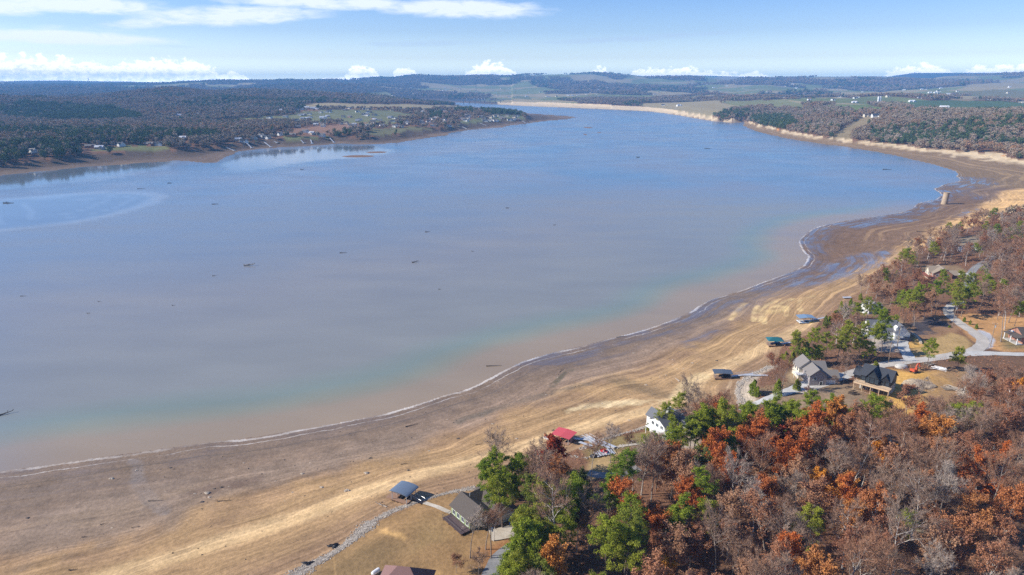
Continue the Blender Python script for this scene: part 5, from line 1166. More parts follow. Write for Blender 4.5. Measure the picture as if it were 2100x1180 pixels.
# utility poles
def pole(px, py, h, label, lamp=False, trans=True, lean=0, group='utility poles'):
    q = hit(px, py); o = empty('utility_pole', q[0], q[1], q[2], random.uniform(-.3, .3)); tag(o, label, 'utility pole', group)
    m_ = MB(); m_.tube((0, 0, -.5), (0, 0, h), .17, .11, n=8); m_.build('pole', M['pole_wood'], o)
    m_ = MB(); m_.box(-1.1, 1.1, -.06, .06, h - .6, h - .47); c_ = m_.build('crossarm', M['pole_wood'], o)
    m_ = MB(); [m_.tube((x, 0, h - .47), (x, 0, h - .3), .05, n=6) for x in (-1, 0, 1)]; m_.build('insulator', M['silo_white'], c_)
    if trans: m_ = MB(); m_.tube((.38, 0, h - 2.2), (.38, 0, h - 1.2), .26, n=12); m_.build('transformer', M['transformer_grey'], o)
pole(1007, 1145, 10, 'utility pole with transformer standing before the near lakeside house')
for (px, py, h_), lb in zip([(1916, 656, 8.5), (1954, 667, 10), (1971, 650, 9), (2045, 655, 8), (2031, 711, 11), (1993, 573, 9), (1839, 716, 11), (1822, 743, 9)],
    ['utility pole at the far corner of the dark bare plot', 'utility pole on the inner edge of the curving road', 'utility pole with pale transformer across the road from the pines', 'utility pole at the back of the brown lawn', 'utility pole beside the grey gravel patch', 'utility pole above the brick and cream house', 'utility pole beside the concrete driveway', 'utility pole at the roadside above the black house']): pole(px, py, h_, lb, trans=h_ > 8.7)
# flag on its pole
q = hit(2077, 697); o = empty('flag_pole', *q, -.3); tag(o, 'small flag of blue, white and red on a pole on the brown lawn', 'flag'); m_ = MB(); m_.tube((0, 0, 0), (0, 0, 4.4), .05, .035, n=8); m_.build('pole', M['aluminium'], o)
def wavy(x0, x1, z0, z1): 
    m_ = MB(); n = 6; V = []
    for i in range(n + 1): x = x0 + (x1 - x0) * i / n; yy = .12 * math.sin(x * 3.5); V += [(x, yy - .01, z0 - .15 * x), (x, yy - .01, z1 - .15 * x), (x, yy + .01, z0 - .15 * x), (x, yy + .01, z1 - .15 * x)]
    m_.add(V, [(i * 4, (i + 1) * 4, (i + 1) * 4 + 1, i * 4 + 1) for i in range(n)] + [(i * 4 + 3, (i + 1) * 4 + 3, (i + 1) * 4 + 2, i * 4 + 2) for i in range(n)]); return m_
fo = wavy(-.05, -.75, 2.9, 4.2).build('flag_hoist', M['blue_plastic'], o); wavy(-.75, -2.1, 3.55, 4.2).build('flag_stripe', M['boat_white'], o); wavy(-.75, -2.1, 2.9, 3.55).build('flag_stripe', M['red_cloth'], o)

# the leaning concrete shaft on the mudflat
q = hit(1936, 419); o = empty('concrete_shaft', q[0], q[1], q[2], 0); tag(o, 'leaning round concrete shaft standing on the mudflat at the cove', 'tower')
o.rotation_euler = (0, math.radians(4), 0); o.scale = (1.12, 1.12, 1.12)
m_ = MB(); n = 32; rings = [(2.75, -1.5), (2.7, 0), (2.6, 1.5), (2.5, 6.5), (2.45, 10.4), (2.6, 10.45), (2.6, 11.0), (2.15, 11.0), (2.1, 6)]
V = [(r_ * math.cos(6.283 * i / n), r_ * math.sin(6.283 * i / n), z_) for r_, z_ in rings for i in range(n)]
m_.add(V, [(j * n + i, j * n + (i + 1) % n, (j + 1) * n + (i + 1) % n, (j + 1) * n + i) for j in range(len(rings) - 1) for i in range(n)] + [tuple(8 * n + i for i in range(n))]); m_.build('shaft', M['old_concrete'], o)
m_ = MB(); [m_.tube((2.62 * math.cos(a_), 2.62 * math.sin(a_), 10.4), (2.62 * math.cos(a_), 2.62 * math.sin(a_), 11.0), .09, n=5) for a_ in [6.283 * k / 16 for k in range(16)]]; m_.build('rim_bar', M['steel_dark'], o)

# driftwood in the lake and on the mud
def driftwood(px, py, L, rz, label, mat='log_dark', branches=4, seed=0, group=None, rad=.22, lift=None):
    q = hit(px, py); R = random.Random(seed); o = empty('driftwood', q[0], q[1], max(q[2], 0) + .05, rz); tag(o, label, 'driftwood', group)
    m_ = MB(); k = 6; pts = [Vector((-L / 2 + L * i / k, R.uniform(-.1, .1) * L * .15, .12 + .25 * rad + (.1 * L * (i / k) ** 2 if lift else 0))) for i in range(k + 1)]
    for i in range(k): m_.tube(pts[i], pts[i + 1], rad * (1 - .7 * i / k), rad * (1 - .7 * (i + 1) / k), n=7)
    m_.build('trunk', M[mat], o)
    if branches:
        m_ = MB()
        for i in range(branches): b_ = pts[R.randint(1, k)]; d = Vector((R.uniform(-.3, .8), R.uniform(-.8, .8), R.uniform(.2, 1.0))) * L * .16; m_.tube(b_, b_ + d, rad * .35, rad * .1, n=5); m_.tube(b_ + d * .5, b_ + d * .5 + Vector((d.z, d.x, abs(d.y) + .2)) * .6, rad * .2, .03, n=4)
        m_.build('branch', M[mat], o)
        m_ = MB(); [m_.tube(pts[0], pts[0] + Vector((-.25, math.cos(a_) * .9, math.sin(a_) * .9)) * rad * 3.2, rad * .45, rad * .1, n=4) for a_ in [.4 + i * 1.05 for i in range(6)]]; m_.build('root', M[mat], o)
dw = [(511, 545, 6.5, .15, 'largest half-sunk tree with a mass of branches in the mid-left water', 12, .5), (852, 538, 5, .5, 'half-sunk dark snag in the middle of the lake', 6, .3), (10, 850, 5, .7, 'dark snag leaving the photo at the left edge of the lake', 5, .3), (348, 376, 4.5, .3, 'upright dark snag near the left mudflats', 7, .4),
      (18, 417, 10, .1, 'long dark snag in the smooth patch at the far left', 5, .5), (290, 387.5, 10, .02, 'thin straight log in the water above the smooth patch', 0, .25), (441, 419, 6, .2, 'forked snag right of the smooth patch', 4, .3), (877, 476, 4, .2, 'small snag above the mid-lake snag', 2, .25), (704, 519, 5, .15, 'pair of low branches showing left of the mid-lake snag', 4, .2),
      (1819, 348, 12, .05, 'dark low snag near the headland shore', 5, .5), (1451, 305, 12, 0, 'flat drifting log far out on the blue water', 2, .5), (1309, 323, 6, .3, 'dark round snag far out on the blue water', 6, .7), (620, 348, 5, .3, 'tiny snag near the red sandbars', 3, .4), (1042, 427, 4, .1, 'low snag in the open water right of centre', 2, .3), (440, 566, 2.5, .2, 'small floating branch left of the largest snag', 2, .15), (48, 608, 3, .1, 'small floating branch at the left of the lake', 2, .15),
      (204, 619, 1.6, .1, 'tiny floating stick in the left water', 1, .12), (356, 627, 1.6, .1, 'tiny floating stick below the small branch', 1, .12), (182, 643, 1.8, .1, 'tiny floating stick nearest the left beach', 1, .12), (902, 594, 1.6, 0, 'tiny stick below the mid-lake snag', 1, .15), (970, 516, 2, 0, 'tiny stick right of the mid-lake snag', 1, .15), (1138, 462, 2.4, .2, 'tiny dark stick in the right half of the lake', 1, .2)]
for i, (px, py, L, rz, lb, br, rd) in enumerate(dw): driftwood(px, py, L, rz, lb, 'log_dark' if i else 'log_grey', br, i, rad=rd, lift=(i in (0, 1, 2)), group='driftwood in the lake')
dm = [(1013, 751, 7, .1, 'curved brown log just off the waterline', 'log_dark', 0, .18), (845, 873, 4.8, .5, 'brown log lying on the mud below the waterline bend', 'log_dark', 2, .16), (1275, 691, 6.5, .35, 'straight pale log lying along the foam line', 'log_grey', 0, .2), (1389, 780, 3.6, 1.9, 'pale barkless log standing out on the brown flats', 'log_grey', 0, .34), (460, 1028, 4, .15, 'dark branch on the brown flats above the golden band', 'log_dark', 3, .12), (320, 1028, 4.4, .05, 'long dark branch flat on the grey mud', 'log_dark', 1, .1), (215, 1075, 2.2, .4, 'short dark branch above the golden streaks', 'log_dark', 1, .09), (175, 1102, 1.6, .2, 'short branch near the lower left corner', 'log_dark', 2, .09),
      (830, 952, 2.4, .3, 'dark stick on the flats beyond the arched-roof dock', 'log_dark', 1, .1), (985, 912, 3.2, .2, 'thin pole on the flats left of the coral-roofed dock', 'log_dark', 0, .1), (782, 1092 - 55, 4.0, 2.6, 'uprooted pale tree lying at the stones left of the arched-roof dock', 'log_grey', 12, .2), (1152, 760, 5, 1.1, 'dark forked branch on the wet flats', 'log_dark', 4, .1), (1890, 475, 8, .05, 'dark log on the mudflat by the woods', 'log_dark', 1, .25), (1668, 522, 7, 2.0, 'dark curved log at the mud spit', 'log_dark', 0, .3), (1800, 566, 5, .1, 'dark log on the golden beach before the cove house', 'log_dark', 0, .2), (277, 1172 - 90, 1.6, .5, 'small stick beside the golden streaks', 'log_dark', 1, .08), (150, 1170, 1.8, .1, 'small dark stump at the bottom left', 'log_dark', 3, .14), (1278, 815, 4, .5, 'thin pale pole below the wet channel', 'log_grey', 0, .08)]
for i, (px, py, L, rz, lb, mt, br, rd) in enumerate(dm): driftwood(px, py, L, rz, lb, mt, br, 50 + i, rad=rd, group='driftwood on the drained bed')
lump('root_clump', 684, 1121, 1.0, .7, .7, 'tarp_black', 'upper black root clump on the stony bank', 'root clump', 1.2, seed=5); lump('root_clump', 632, 1157, 1.1, .6, .6, 'tarp_black', 'lower black root clump on the stony bank', 'root clump', 1.2, seed=6)
R_ = random.Random(5); rocks = [(229, 982), (57, 1016 + 47), (752, 971), (620, 942 + 30), (838, 965), (712, 1007), (565, 987), (440, 1003), (425, 1012), (430, 1020), (455, 1000), (470, 998), (400, 1013), (415, 1030), (1150, 880), (1060, 900), (1262, 842), (1235, 828), (1200, 835), (1135, 903 - 20), (1290, 862), (1190, 850), (1420, 812 - 18), (1535, 702), (1555, 700), (1510, 708), (1345, 795), (1325, 790), (1100, 800), (1120, 810), (1300, 725), (940, 900), (880, 925), (660, 1000), (350, 960), (280, 965), (600, 1010), (760, 940), (1010, 870), (1420, 745), (1470, 740), (1380, 738), (1366, 770), (930, 867), (700, 930), (500, 950)]
for i, (px, py) in enumerate(rocks):
    big_ = i in (0, 2, 13, 5, 8); s_ = R_.uniform(.22, .42) * (1.5 if big_ else 1)
    pale = i % 3 != 1
    lump('rock', px, py, s_ * 1.5, s_, s_ * .9, 'rock_pale' if pale else 'rock_dark', ('pale' if pale else 'dark') + ' stone scattered on the brown flats above the waterline', 'rock', .45, seed=i + 10).__setitem__('group', ('pale' if pale else 'dark') + ' stones on the drained bed')
# stepping fence along the lake side of the near house, and blue kayak by the garage
q = hit(1049, 1072); kayak(q[0], q[1], q[2] + .1, 1.2, 'blue_plastic', 'blue kayak on the ground beside the garage of the near lakeside house', 3.6)
# ------------------------------------------------------------------ the near woods, tree by tree
def gh_arr(x, y):
    r = np.hypot(x, y); a = np.arctan2(x, y)
    i = np.clip(np.searchsorted(RS, r) - 1, 0, nR - 2); j = np.clip(np.searchsorted(AZS, a) - 1, 0, nA - 2)
    fr = np.clip((r - RS[i]) / (RS[i + 1] - RS[i]), 0, 1); fa = np.clip((a - AZS[j]) / (AZS[j + 1] - AZS[j]), 0, 1)
    return (GH[i, j] * (1 - fa) + GH[i, j + 1] * fa) * (1 - fr) + (GH[i + 1, j] * (1 - fa) + GH[i + 1, j + 1] * fa) * fr
def grid_at(A, x, y):
    i = np.clip(np.searchsorted(RS, np.hypot(x, y)), 0, nR - 1); j = np.clip(np.searchsorted(AZS, np.arctan2(x, y)), 0, nA - 1); return A[i, j]
def proj(x, y, z):
    p = np.array([x, y, z - CAM_H]); f = p[1] * CT - p[2] * ST; u = p[1] * ST + p[2] * CT
    return 1050 + 1400 * p[0] / f, 590 - 1400 * u / f
H_OF = {'bare': 11, 'rust': 10, 'brown': 10, 'red': 9, 'orange': 8, 'olive': 7.5, 'pine': 13.5, 'bush': 2.5}
HERO = {'pine': [(1078, 1062), (1110, 1078), (1142, 1068), (1060, 1092), (1102, 1112), (1148, 1035), (1172, 1025), (1030, 1002), (1050, 962), (1078, 947), (1020, 965), (1092, 1140), (1110, 1160), (1420, 880), (1460, 860), (1510, 850), (1600, 852), (1640, 850), (2035, 575), (2000, 570), (1940, 575), (1980, 575), (1022, 947), (1062, 932), (1007, 956), (1036, 983), (1102, 1020), (1127, 1020), (1160, 1005), (1189, 1009), (1095, 1052), (1127, 1049), (1084, 1089), (1120, 1085), (1047, 1125), (1084, 1121), (1044, 1160), (1069, 1143), (1270, 954), (1255, 976), (1248, 1001), (1302, 1063), (1270, 1078), (1244, 1100), (1284, 1100), (1291, 1129), (1226, 1172), (1393, 1025), (1455, 1001), (1446, 1018), (1495, 910), (1390, 876), (1342, 899), (1320, 905), (1364, 896), (1400, 888), (1361, 837), (1386, 828), (1426, 863), (1444, 856), (1539, 834), (1568, 837), (1590, 845), (1561, 852), (1481, 874), (1499, 863), (1590, 863), (1663, 1041), (1978, 848), (1669, 827), (1690, 831), (1741, 826), (1612, 831), (1585, 826), (1547, 831), (1619, 851), (1534, 844), (1500, 909), (1795, 828),
                 (1849, 528), (1873, 528), (1819, 555), (1737, 626), (1758, 616), (1873, 598), (1859, 604), (1893, 594), (1924, 588), (1975, 586), (1971, 609), (1955, 590), (1992, 586), (2015, 582), (2049, 582), (2035, 590), (1805, 621), (1781, 635), (1822, 652), (1751, 676), (1771, 672), (1737, 682), (1795, 682), (1815, 679), (1642, 697), (1663, 693), (1676, 700), (1655, 705), (1907, 711), (1975, 703), (1920, 508), (2090, 626), (1990, 604), (1840, 640), (1860, 625), (1965, 598), (1880, 612), (1767, 690), (1785, 697), (1724, 690), (1700, 700), (1850, 610)],
        'red': [(1131, 925), (1600, 905)], 'orange': [(1448, 910), (1819, 919), (1683, 990), (1353, 1172), (2090, 796), (1649, 862)],
        'rust': [(1146, 969), (1350, 943), (1386, 941), (1481, 954), (1500, 965), (1539, 885), (1568, 910), (1530, 915), (1568, 1003), (1127, 1151), (1649, 872), (1665, 880), (1713, 861), (1705, 850), (1897, 885), (1551, 892), (1564, 918), (1940, 915), (1925, 900), (1730, 997), (1737, 1031), (1968, 1095), (2076, 1041), (2001, 1061), (1620, 890), (1380, 965), (1735, 880), (1610, 945), (1640, 930), (1590, 930), (1700, 940), (1880, 870), (2060, 1000), (1755, 1060), (1470, 935)],
        'olive': [(1426, 940), (1190, 985)],
        'brown': [(2076, 878), (2050, 870), (1830, 600), (1850, 590), (1875, 570), (2040, 600), (1680, 915), (1760, 900), (1790, 890), (1725, 905), (1840, 960), (1400, 990), (1800, 600), (1880, 640), (1900, 625), (1915, 615)],
        'bush': [(1546, 797), (1612, 731), (1636, 721), (1676, 727), (1795, 757), (1771, 767), (1717, 638), (1703, 652), (1693, 665), (1712, 645), (1839, 562), (1978, 656), (1990, 662), (2003, 670), (1553, 803), (1605, 728), (1625, 738), (1650, 722), (2097, 440), (1055, 1003), (1054, 1012), (1328, 876), (1948, 668), (1700, 659), (1725, 632), (1745, 622), (1765, 610), (1656, 718), (1595, 800), (1635, 790)],
        'bare': [(1846, 1102), (1625, 1085), (1917, 1095), (2042, 997), (1985, 1034), (1085, 962), (1105, 975), (1110, 940), (1340, 960), (1300, 960), (1320, 940), (1660, 960), (1640, 1000), (1850, 900), (1210, 1060), (1150, 1080), (1185, 1060)]}
VAR_SC = {'bush': {(2097, 440): 1.6, (1948, 668): .45, (1978, 656): .5, (1990, 662): .45, (2003, 670): .5, (1328, 876): .5, (1546, 797): 1.0}}
placed = []
for kind, lst in HERO.items():
    for (px, py) in lst:
        sc = random.uniform(.86, 1.08)
        if kind == 'bush': sc = VAR_SC['bush'].get((px, py), random.uniform(.75, 1.0))
        if py < 740: sc *= .82
        if 1040 < px < 1230 and py < 975 and kind != 'red': sc *= .78
        if (px, py) in ((1342, 899), (1390, 876), (1320, 905), (1361, 837), (1386, 828)): sc *= .66
        if (px, py) in ((1364, 896), (1400, 888)): sc *= .85
        q = hit(px, py, H_OF[kind] * sc)
        if q is None: continue
        place_tree(kind, q[0], q[1], sc); placed.append((q[0], q[1]))
# single trees whose foot can be seen
FEET = [(964, 1145, 'bare', .62, 5, 'tall bare tree at the near corner of the lakeside house'), (996, 1127, 'bare', .62, 5, 'bare tree between the lakeside house and the utility pole'), (1013, 1110, 'bare', .55, 3, 'slim bare tree by the garage of the near lakeside house'), (937, 1176, 'brown', .42, 2, 'small brown-leaved oak on the lawn near the bottom edge'), (982, 1182, 'bare', .5, 4, 'low wide bare tree at the bottom edge on the lawn'),
        (1729, 786, 'bare', .85, 4, 'pale spreading bare tree right of the covered boat'), (1603, 808, 'bare', .75, 3, 'slim pale bare tree beside the drive below the taupe house'), (1876, 834, 'bare', .7, 3, 'thin bare tree on the golden earth right of the black house'), (2052, 701, 'bare', 1.0, 5, 'tallest bare tree on the brown lawn at the right'), (2060, 676, 'bare', .95, 5, 'second bare tree on the brown lawn behind the tallest'), (2068, 662, 'bare', .95, 3, 'leaning bare tree at the back of the brown lawn'),
        (1252, 950, 'bare', .62, 5, 'slim bare tree beside the dismantled raft'), (1282, 935, 'bare', .5, 3, 'small bare tree next to the footpath of the white house'), (1212, 985, 'bare', .7, 5, 'bare tree at the edge of the lawn above the shaded track'), (1660, 838, 'bare', .45, 3, 'sapling on the slope below the covered boat'), (1712, 795, 'bare', .3, 3, 'small bare sapling beside the roadside trees')]
for px, py, kind, sc, var, lb in FEET:
    q = hit(px, py); place_tree(kind, q[0], q[1], sc, label=lb, group='single trees standing clear of the woods', var=var); placed.append((q[0], q[1]))
# fill the woods between them
CL = [np.array(P) for P in CLEAR]
road_pts = [(p[0], p[1], R_r[-1] / 2 + 1.6) for R_r in ROADS for p in R_r[:-1:2] if isinstance(p, tuple)]
RP = np.array(road_pts); HP = np.array(HOUSES)
# hand-kept gaps: what lies right in front of a house must stay low (line of sight towards the lens)
for hx, hy, hr in list(HOUSES): HP = np.vstack([HP, (hx * .97, hy * .97, 7.5)])
R = np.random.default_rng(11); nc = 26000
cand_r = np.sqrt(R.uniform(80 ** 2, 760 ** 2, nc)); cand_a = R.uniform(-.35, .72, nc)
cx, cy_ = cand_r * np.sin(cand_a), cand_r * np.cos(cand_a)
ok = ~grid_at(G['inF'], cx, cy_) & (grid_at(G['b'], cx, cy_) > 3) & (grid_at(G['headl'], cx, cy_) < .2)
for P in CL: ok &= ~in_poly(cx, cy_, [tuple(p) for p in P])
for arr in (RP, HP):
    for p in arr: ok &= (cx - p[0]) ** 2 + (cy_ - p[1]) ** 2 > p[2] ** 2
cx, cy_, cand_r = cx[ok], cy_[ok], cand_r[ok]
acc = list(placed); cells = {}
def cell(x, y): return (int(x // 8), int(y // 8))
for p in acc: cells.setdefault(cell(*p), []).append(p)
kinds_n = {'bare': sum(1 for t_ in TREES if t_[0] == 'bare'), 'oak': 0}
STUFF_PTS = []
order = np.argsort(cand_r)
for i in np.random.default_rng(3).permutation(len(cx)):
    x, y = cx[i], cy_[i]; r_ = cand_r[i]; dmin = 5.1 if r_ < 300 else 6.6
    c = cell(x, y)
    if any((x - p[0]) ** 2 + (y - p[1]) ** 2 < dmin ** 2 for a_ in (-1, 0, 1) for b_ in (-1, 0, 1) for p in cells.get((c[0] + a_, c[1] + b_), [])): continue
    cells.setdefault(c, []).append((x, y)); acc.append((x, y))
PROT = [(903, 1015, 1062, 1100), (995, 1100, 1030, 1180), (1128, 878, 1270, 942), (1205, 925, 1338, 985), (1330, 843, 1395, 892), (1625, 722, 1722, 792), (1520, 786, 1745, 832), (1752, 756, 1838, 828), (1835, 742, 1930, 800), (1845, 648, 2045, 735), (1455, 758, 1560, 790), (1562, 690, 1625, 716), (1628, 645, 1692, 668), (1888, 543, 1968, 576), (1828, 655, 1850, 690), (1787, 622, 1803, 642), (1975, 486, 2000, 494), (1968, 642, 2100, 722), (700, 1000, 960, 1180), (1960, 535, 2010, 575), (1300, 860, 1335, 895), (1725, 600, 1760, 620)]
def blocked(x, y, H=13.5, Rr=3.2, frac=.30):
    z = gh(x, y); r_ = math.hypot(x, y); ax, ay = y / r_ * Rr, -x / r_ * Rr
    x0, yt = proj(x - ax, y - ay, z + H * .93); x1, yb = proj(x + ax, y + ay, z + H * frac)
    return any(x1 > p[0] and x0 < p[2] and yb > p[1] and yt < p[3] for p in PROT)
fill = acc[len(placed):]; fill.sort(key=lambda p: math.hypot(*p))
cnt = {'bare': kinds_n['bare'], 'oak': sum(1 for t_ in TREES if NAMES[t_[0]] == 'oak_tree'), 'pine': sum(1 for t_ in TREES if t_[0] == 'pine')}
for x, y in fill:
    px, py = proj(x, y, gh(x, y) + 8)
    if 2230 < px < 3200 and py < 1330: STUFF_PTS.append((x, y, 1.0)); continue
    if py > 1330 or px > 2230 or px < 560: continue
    if blocked(x, y): continue
    u = random.random()
    if math.hypot(x, y) < 215 and x < 28 and random.random() < .6: continue
    lower = py > 835
    k = ('bare' if u < .43 else 'brown' if u < .68 else 'rust' if u < .965 else 'pine') if lower else ('bare' if u < .60 else 'brown' if u < .90 else 'rust' if u < .92 else 'pine')
    if px > 1750 and lower and k == 'rust' and random.random() < .35: k = 'bare'
    if k == 'rust' and py > 1060 and random.random() < .5: k = 'brown'
    sc = random.uniform(.72, 1.08) * (1 if lower else .84)
    # slopes just in front of a house carry saplings only
    fam = 'oak' if NAMES[k] == 'oak_tree' else k
    if cnt[fam] >= 296:
        fam = k = 'bare' if cnt['bare'] < 296 else None
        if k is None: STUFF_PTS.append((x, y, sc)); continue
    cnt[fam] += 1
    place_tree(k, x, y, sc)
print('trees', cnt, 'left over', len(STUFF_PTS), 'all', len(TREES))
# what each one is, told by its look and its neighbours
LM = [('the near lakeside house', proj(-9, 155, 8)), ('the coral-roofed dock', (1160, 895)), ('the white house', (1375, 870)), ('the taupe house', (1665, 755)), ('the black house', (1800, 790)), ('the orange excavator', (1877, 755)), ('the brick and cream house', (1925, 560)), ('the teal-roofed dock', (1588, 703)), ('the slate-roofed dock', (1481, 770)), ('the pale blue-roofed dock', (1650, 656)), ('the road bend', (2010, 700)), ('the dormer house', (1830, 665)), ('the tall white house', (1795, 630)), ('the leaning concrete shaft', (1938, 408)), ('the gravel lane', (2070, 727)), ('the dark bare plot', (1905, 668)), ('the low pale-roofed house', (1990, 495)), ('the lower right corner', (2100, 1180)), ('the bottom edge middle', (1400, 1180)), ('the bottom edge right of centre', (1800, 1180)), ('the right edge at mid-height', (2100, 590)), ('the right edge above the corner', (2100, 930))]
LOOK = {'bare': ['grey leafless tree', 'pale leafless tree', 'brownish leafless tree', 'slim leafless tree', 'low leafless tree', 'tall leafless tree'], 'rust': ['rust-orange oak', 'broad rust oak', 'small rust oak', 'tall rust oak'], 'brown': ['brown-leaved oak', 'tall brown-leaved oak', 'small brown-leaved oak'], 'red': ['dark red oak'], 'orange': ['bright orange maple'], 'olive': ['round olive-green tree'], 'pine': ['green pine', 'tall green pine', 'dense green pine', 'broad green pine', 'short green pine'], 'bush': ['dark evergreen bush', 'tall evergreen bush', 'low evergreen bush']}
ORD = ['nearest', 'second nearest', 'third nearest', 'fourth nearest', 'fifth nearest']
info = []
for t_ in TREES:
    k, x, y, sc, rr_, o = t_
    if o.get('label'): continue
    var = [i for i, v_ in enumerate(T[k]) if o.children and o.children[0].data in (v_[0], v_[1])]
    look = LOOK[k][var[0] if var and var[0] < len(LOOK[k]) else 0]; info.append((o, look, proj(x, y, o.location[2] + 9 * sc)))
taken = set()
for nm, (lx, ly) in LM:
    for look in sorted({i[1] for i in info}):
        c = sorted([(math.hypot(i[2][0] - lx, (i[2][1] - ly) * 1.3), n_) for n_, i in enumerate(info) if i[1] == look])
        for rk, (d, n_) in enumerate(c[:5]):
            if n_ not in taken and d < 260: info[n_][0]['label'] = f'{look}, {ORD[rk]} of its kind to {nm}'; taken.add(n_)
zone = lambda p: ('in the woods below the black house' if p[1] > 830 and p[0] > 1650 else 'in the woods below the white house' if p[1] > 830 and p[0] > 1250 else 'in the woods beside the near lakeside house' if p[1] > 830 else 'in the woods around the brick and cream house' if p[1] < 640 else 'in the woods around the curving road')
for n_, (o, look, p) in enumerate(info):
    g_ = look + 's ' + zone(p)
    if n_ not in taken: o['label'] = look + ' ' + zone(p) + ', away from buildings'; o['group'] = g_
    else: o['group'] = ('pine trees ' if 'pine' in look else 'bushes ' if 'bush' in look else 'leafless trees ' if 'leafless' in look else 'oaks and maples ' ) + zone(p)

# ------------------------------------------------------------------ undergrowth and fallen leaves under the trees
def undergrowth():
    R = np.random.default_rng(21); n = 90000
    r_ = np.sqrt(R.uniform(80 ** 2, 620 ** 2, n)); a_ = R.uniform(-.1, .70, n); x, y = r_ * np.sin(a_), r_ * np.cos(a_)
    ok = ~grid_at(G['inF'], x, y) & (grid_at(G['headl'], x, y) < .2)
    for P in CL: ok &= ~in_poly(x, y, [tuple(p) for p in P])
    for p in road_pts: ok &= (x - p[0]) ** 2 + (y - p[1]) ** 2 > (p[2] - .8) ** 2
    ok &= fbm(x, y, 18, 3, 91) > -.25
    x, y = x[ok], y[ok]; z = gh_arr(x, y); m = len(x)
    C = np.stack([x, y, z], 1); C = np.repeat(C, 3, 0) + R.normal(size=(m * 3, 3)) * np.array([.5, .5, .0]); C[:, 2] += R.uniform(.05, 1.3, m * 3) ** 1.5
    me = tri_mesh('undergrowth', quads_at(C, .26, R, .45), 4, M_brown); o = bpy.data.objects.new('undergrowth', me); COL.objects.link(o); tag(o, 'brown brush and saplings between the trunks', 'undergrowth', kind='stuff')
undergrowth()

# ------------------------------------------------------------------ far woods: crowns nobody could count, instanced over the land
def far_mat(name, stops, sc=.004):
    m, N, B = new_mat(name); rnd = N.new('ShaderNodeObjectInfo').outputs['Random']; P = N.pos()
    f = N.noise(P, sc, 3, .6); k = N.math('ADD', N.math('MULTIPLY', rnd, .45), N.math('MULTIPLY', N.math('SUBTRACT', f, .28), 1.1), clamp=True)
    N.put(B.inputs['Base Color'], N.ramp(k, stops)); B.inputs['Roughness'].default_value = .9; B.inputs['Specular IOR Level'].default_value = .1; return m
M_far = far_mat('far_leafless_crowns', [(0, (.29, .25, .205)), (.35, (.34, .275, .205)), (.6, (.29, .215, .145)), (.85, (.37, .20, .10)), (1, (.25, .25, .125))])
M_farp = far_mat('far_evergreen_crowns', [(0, (.07, .105, .045)), (1, (.11, .145, .05))])
M_leftover = M_far
def crown_proto(seed, tall, mat, n=230, flat=.8, s_=1.0):
    R = np.random.default_rng(seed); C = rv(n, R) * (R.uniform(.25, 1, n) ** .5)[:, None]
    lob = rv(5, R) * .5; i = R.integers(0, 5, n); C = C * .62 + lob[i]; C = C * np.array([5.2, 5.2, 5.0 * flat]) + np.array([0, 0, tall])
    if tall > 8: pass
    V = quads_at(C, .95 * s_, R, .6)
    stem = np.array([[[-.3, 0, -1], [.3, 0, -1], [.2, 0, tall], [-.2, 0, tall]], [[0, -.3, -1], [0, .3, -1], [0, .2, tall], [0, -.2, tall]]])
    me = tri_mesh('far_crown', np.concatenate([V, stem]), 4, mat); return bpy.data.objects.new('far_crown', me)
pc = bpy.data.collections.new('far_crowns'); pp = bpy.data.collections.new('far_evergreens')
for i in range(4): pc.objects.link(crown_proto(800 + i, 8.5, M_far)); pp.objects.link(crown_proto(820 + i, 9, M_farp, 260, 1.25))
def gn_group(coll):
    g = bpy.data.node_groups.new('woods', 'GeometryNodeTree'); g.interface.new_socket('Geometry', in_out='INPUT', socket_type='NodeSocketGeometry'); g.interface.new_socket('Geometry', in_out='OUTPUT', socket_type='NodeSocketGeometry')
    n = g.nodes; l = g.links; gi = n.new('NodeGroupInput'); go = n.new('NodeGroupOutput'); ip = n.new('GeometryNodeInstanceOnPoints'); ci = n.new('GeometryNodeCollectionInfo')
    ci.inputs['Collection'].default_value = coll; ci.inputs['Separate Children'].default_value = True; ci.inputs['Reset Children'].default_value = True
    a1 = n.new('GeometryNodeInputNamedAttribute'); a1.data_type = 'FLOAT'; a1.inputs[0].default_value = 'size'
    rnd = n.new('FunctionNodeRandomValue'); rnd.data_type = 'FLOAT'; rnd.inputs[3].default_value = 6.283; cx_ = n.new('ShaderNodeCombineXYZ')
    ip.inputs['Pick Instance'].default_value = True
    l.new(gi.outputs[0], ip.inputs['Points']); l.new(ci.outputs[0], ip.inputs['Instance']); l.new(a1.outputs[0], ip.inputs['Scale']); l.new(rnd.outputs[1], cx_.inputs[2]); l.new(cx_.outputs[0], ip.inputs['Rotation']); l.new(ip.outputs[0], go.inputs[0])
    return g
def scatter(name, pts, coll, label, cat='woods'):
    me = bpy.data.meshes.new(name); me.vertices.add(len(pts)); me.vertices.foreach_set('co', pts[:, :3].astype(np.float32).ravel()); at = me.attributes.new('size', 'FLOAT', 'POINT'); at.data.foreach_set('value', pts[:, 3].astype(np.float32)); me.update()
    o = bpy.data.objects.new(name, me); COL.objects.link(o); md = o.modifiers.new('woods', 'NODES'); md.node_group = gn_group(coll); tag(o, label, cat, kind='stuff')

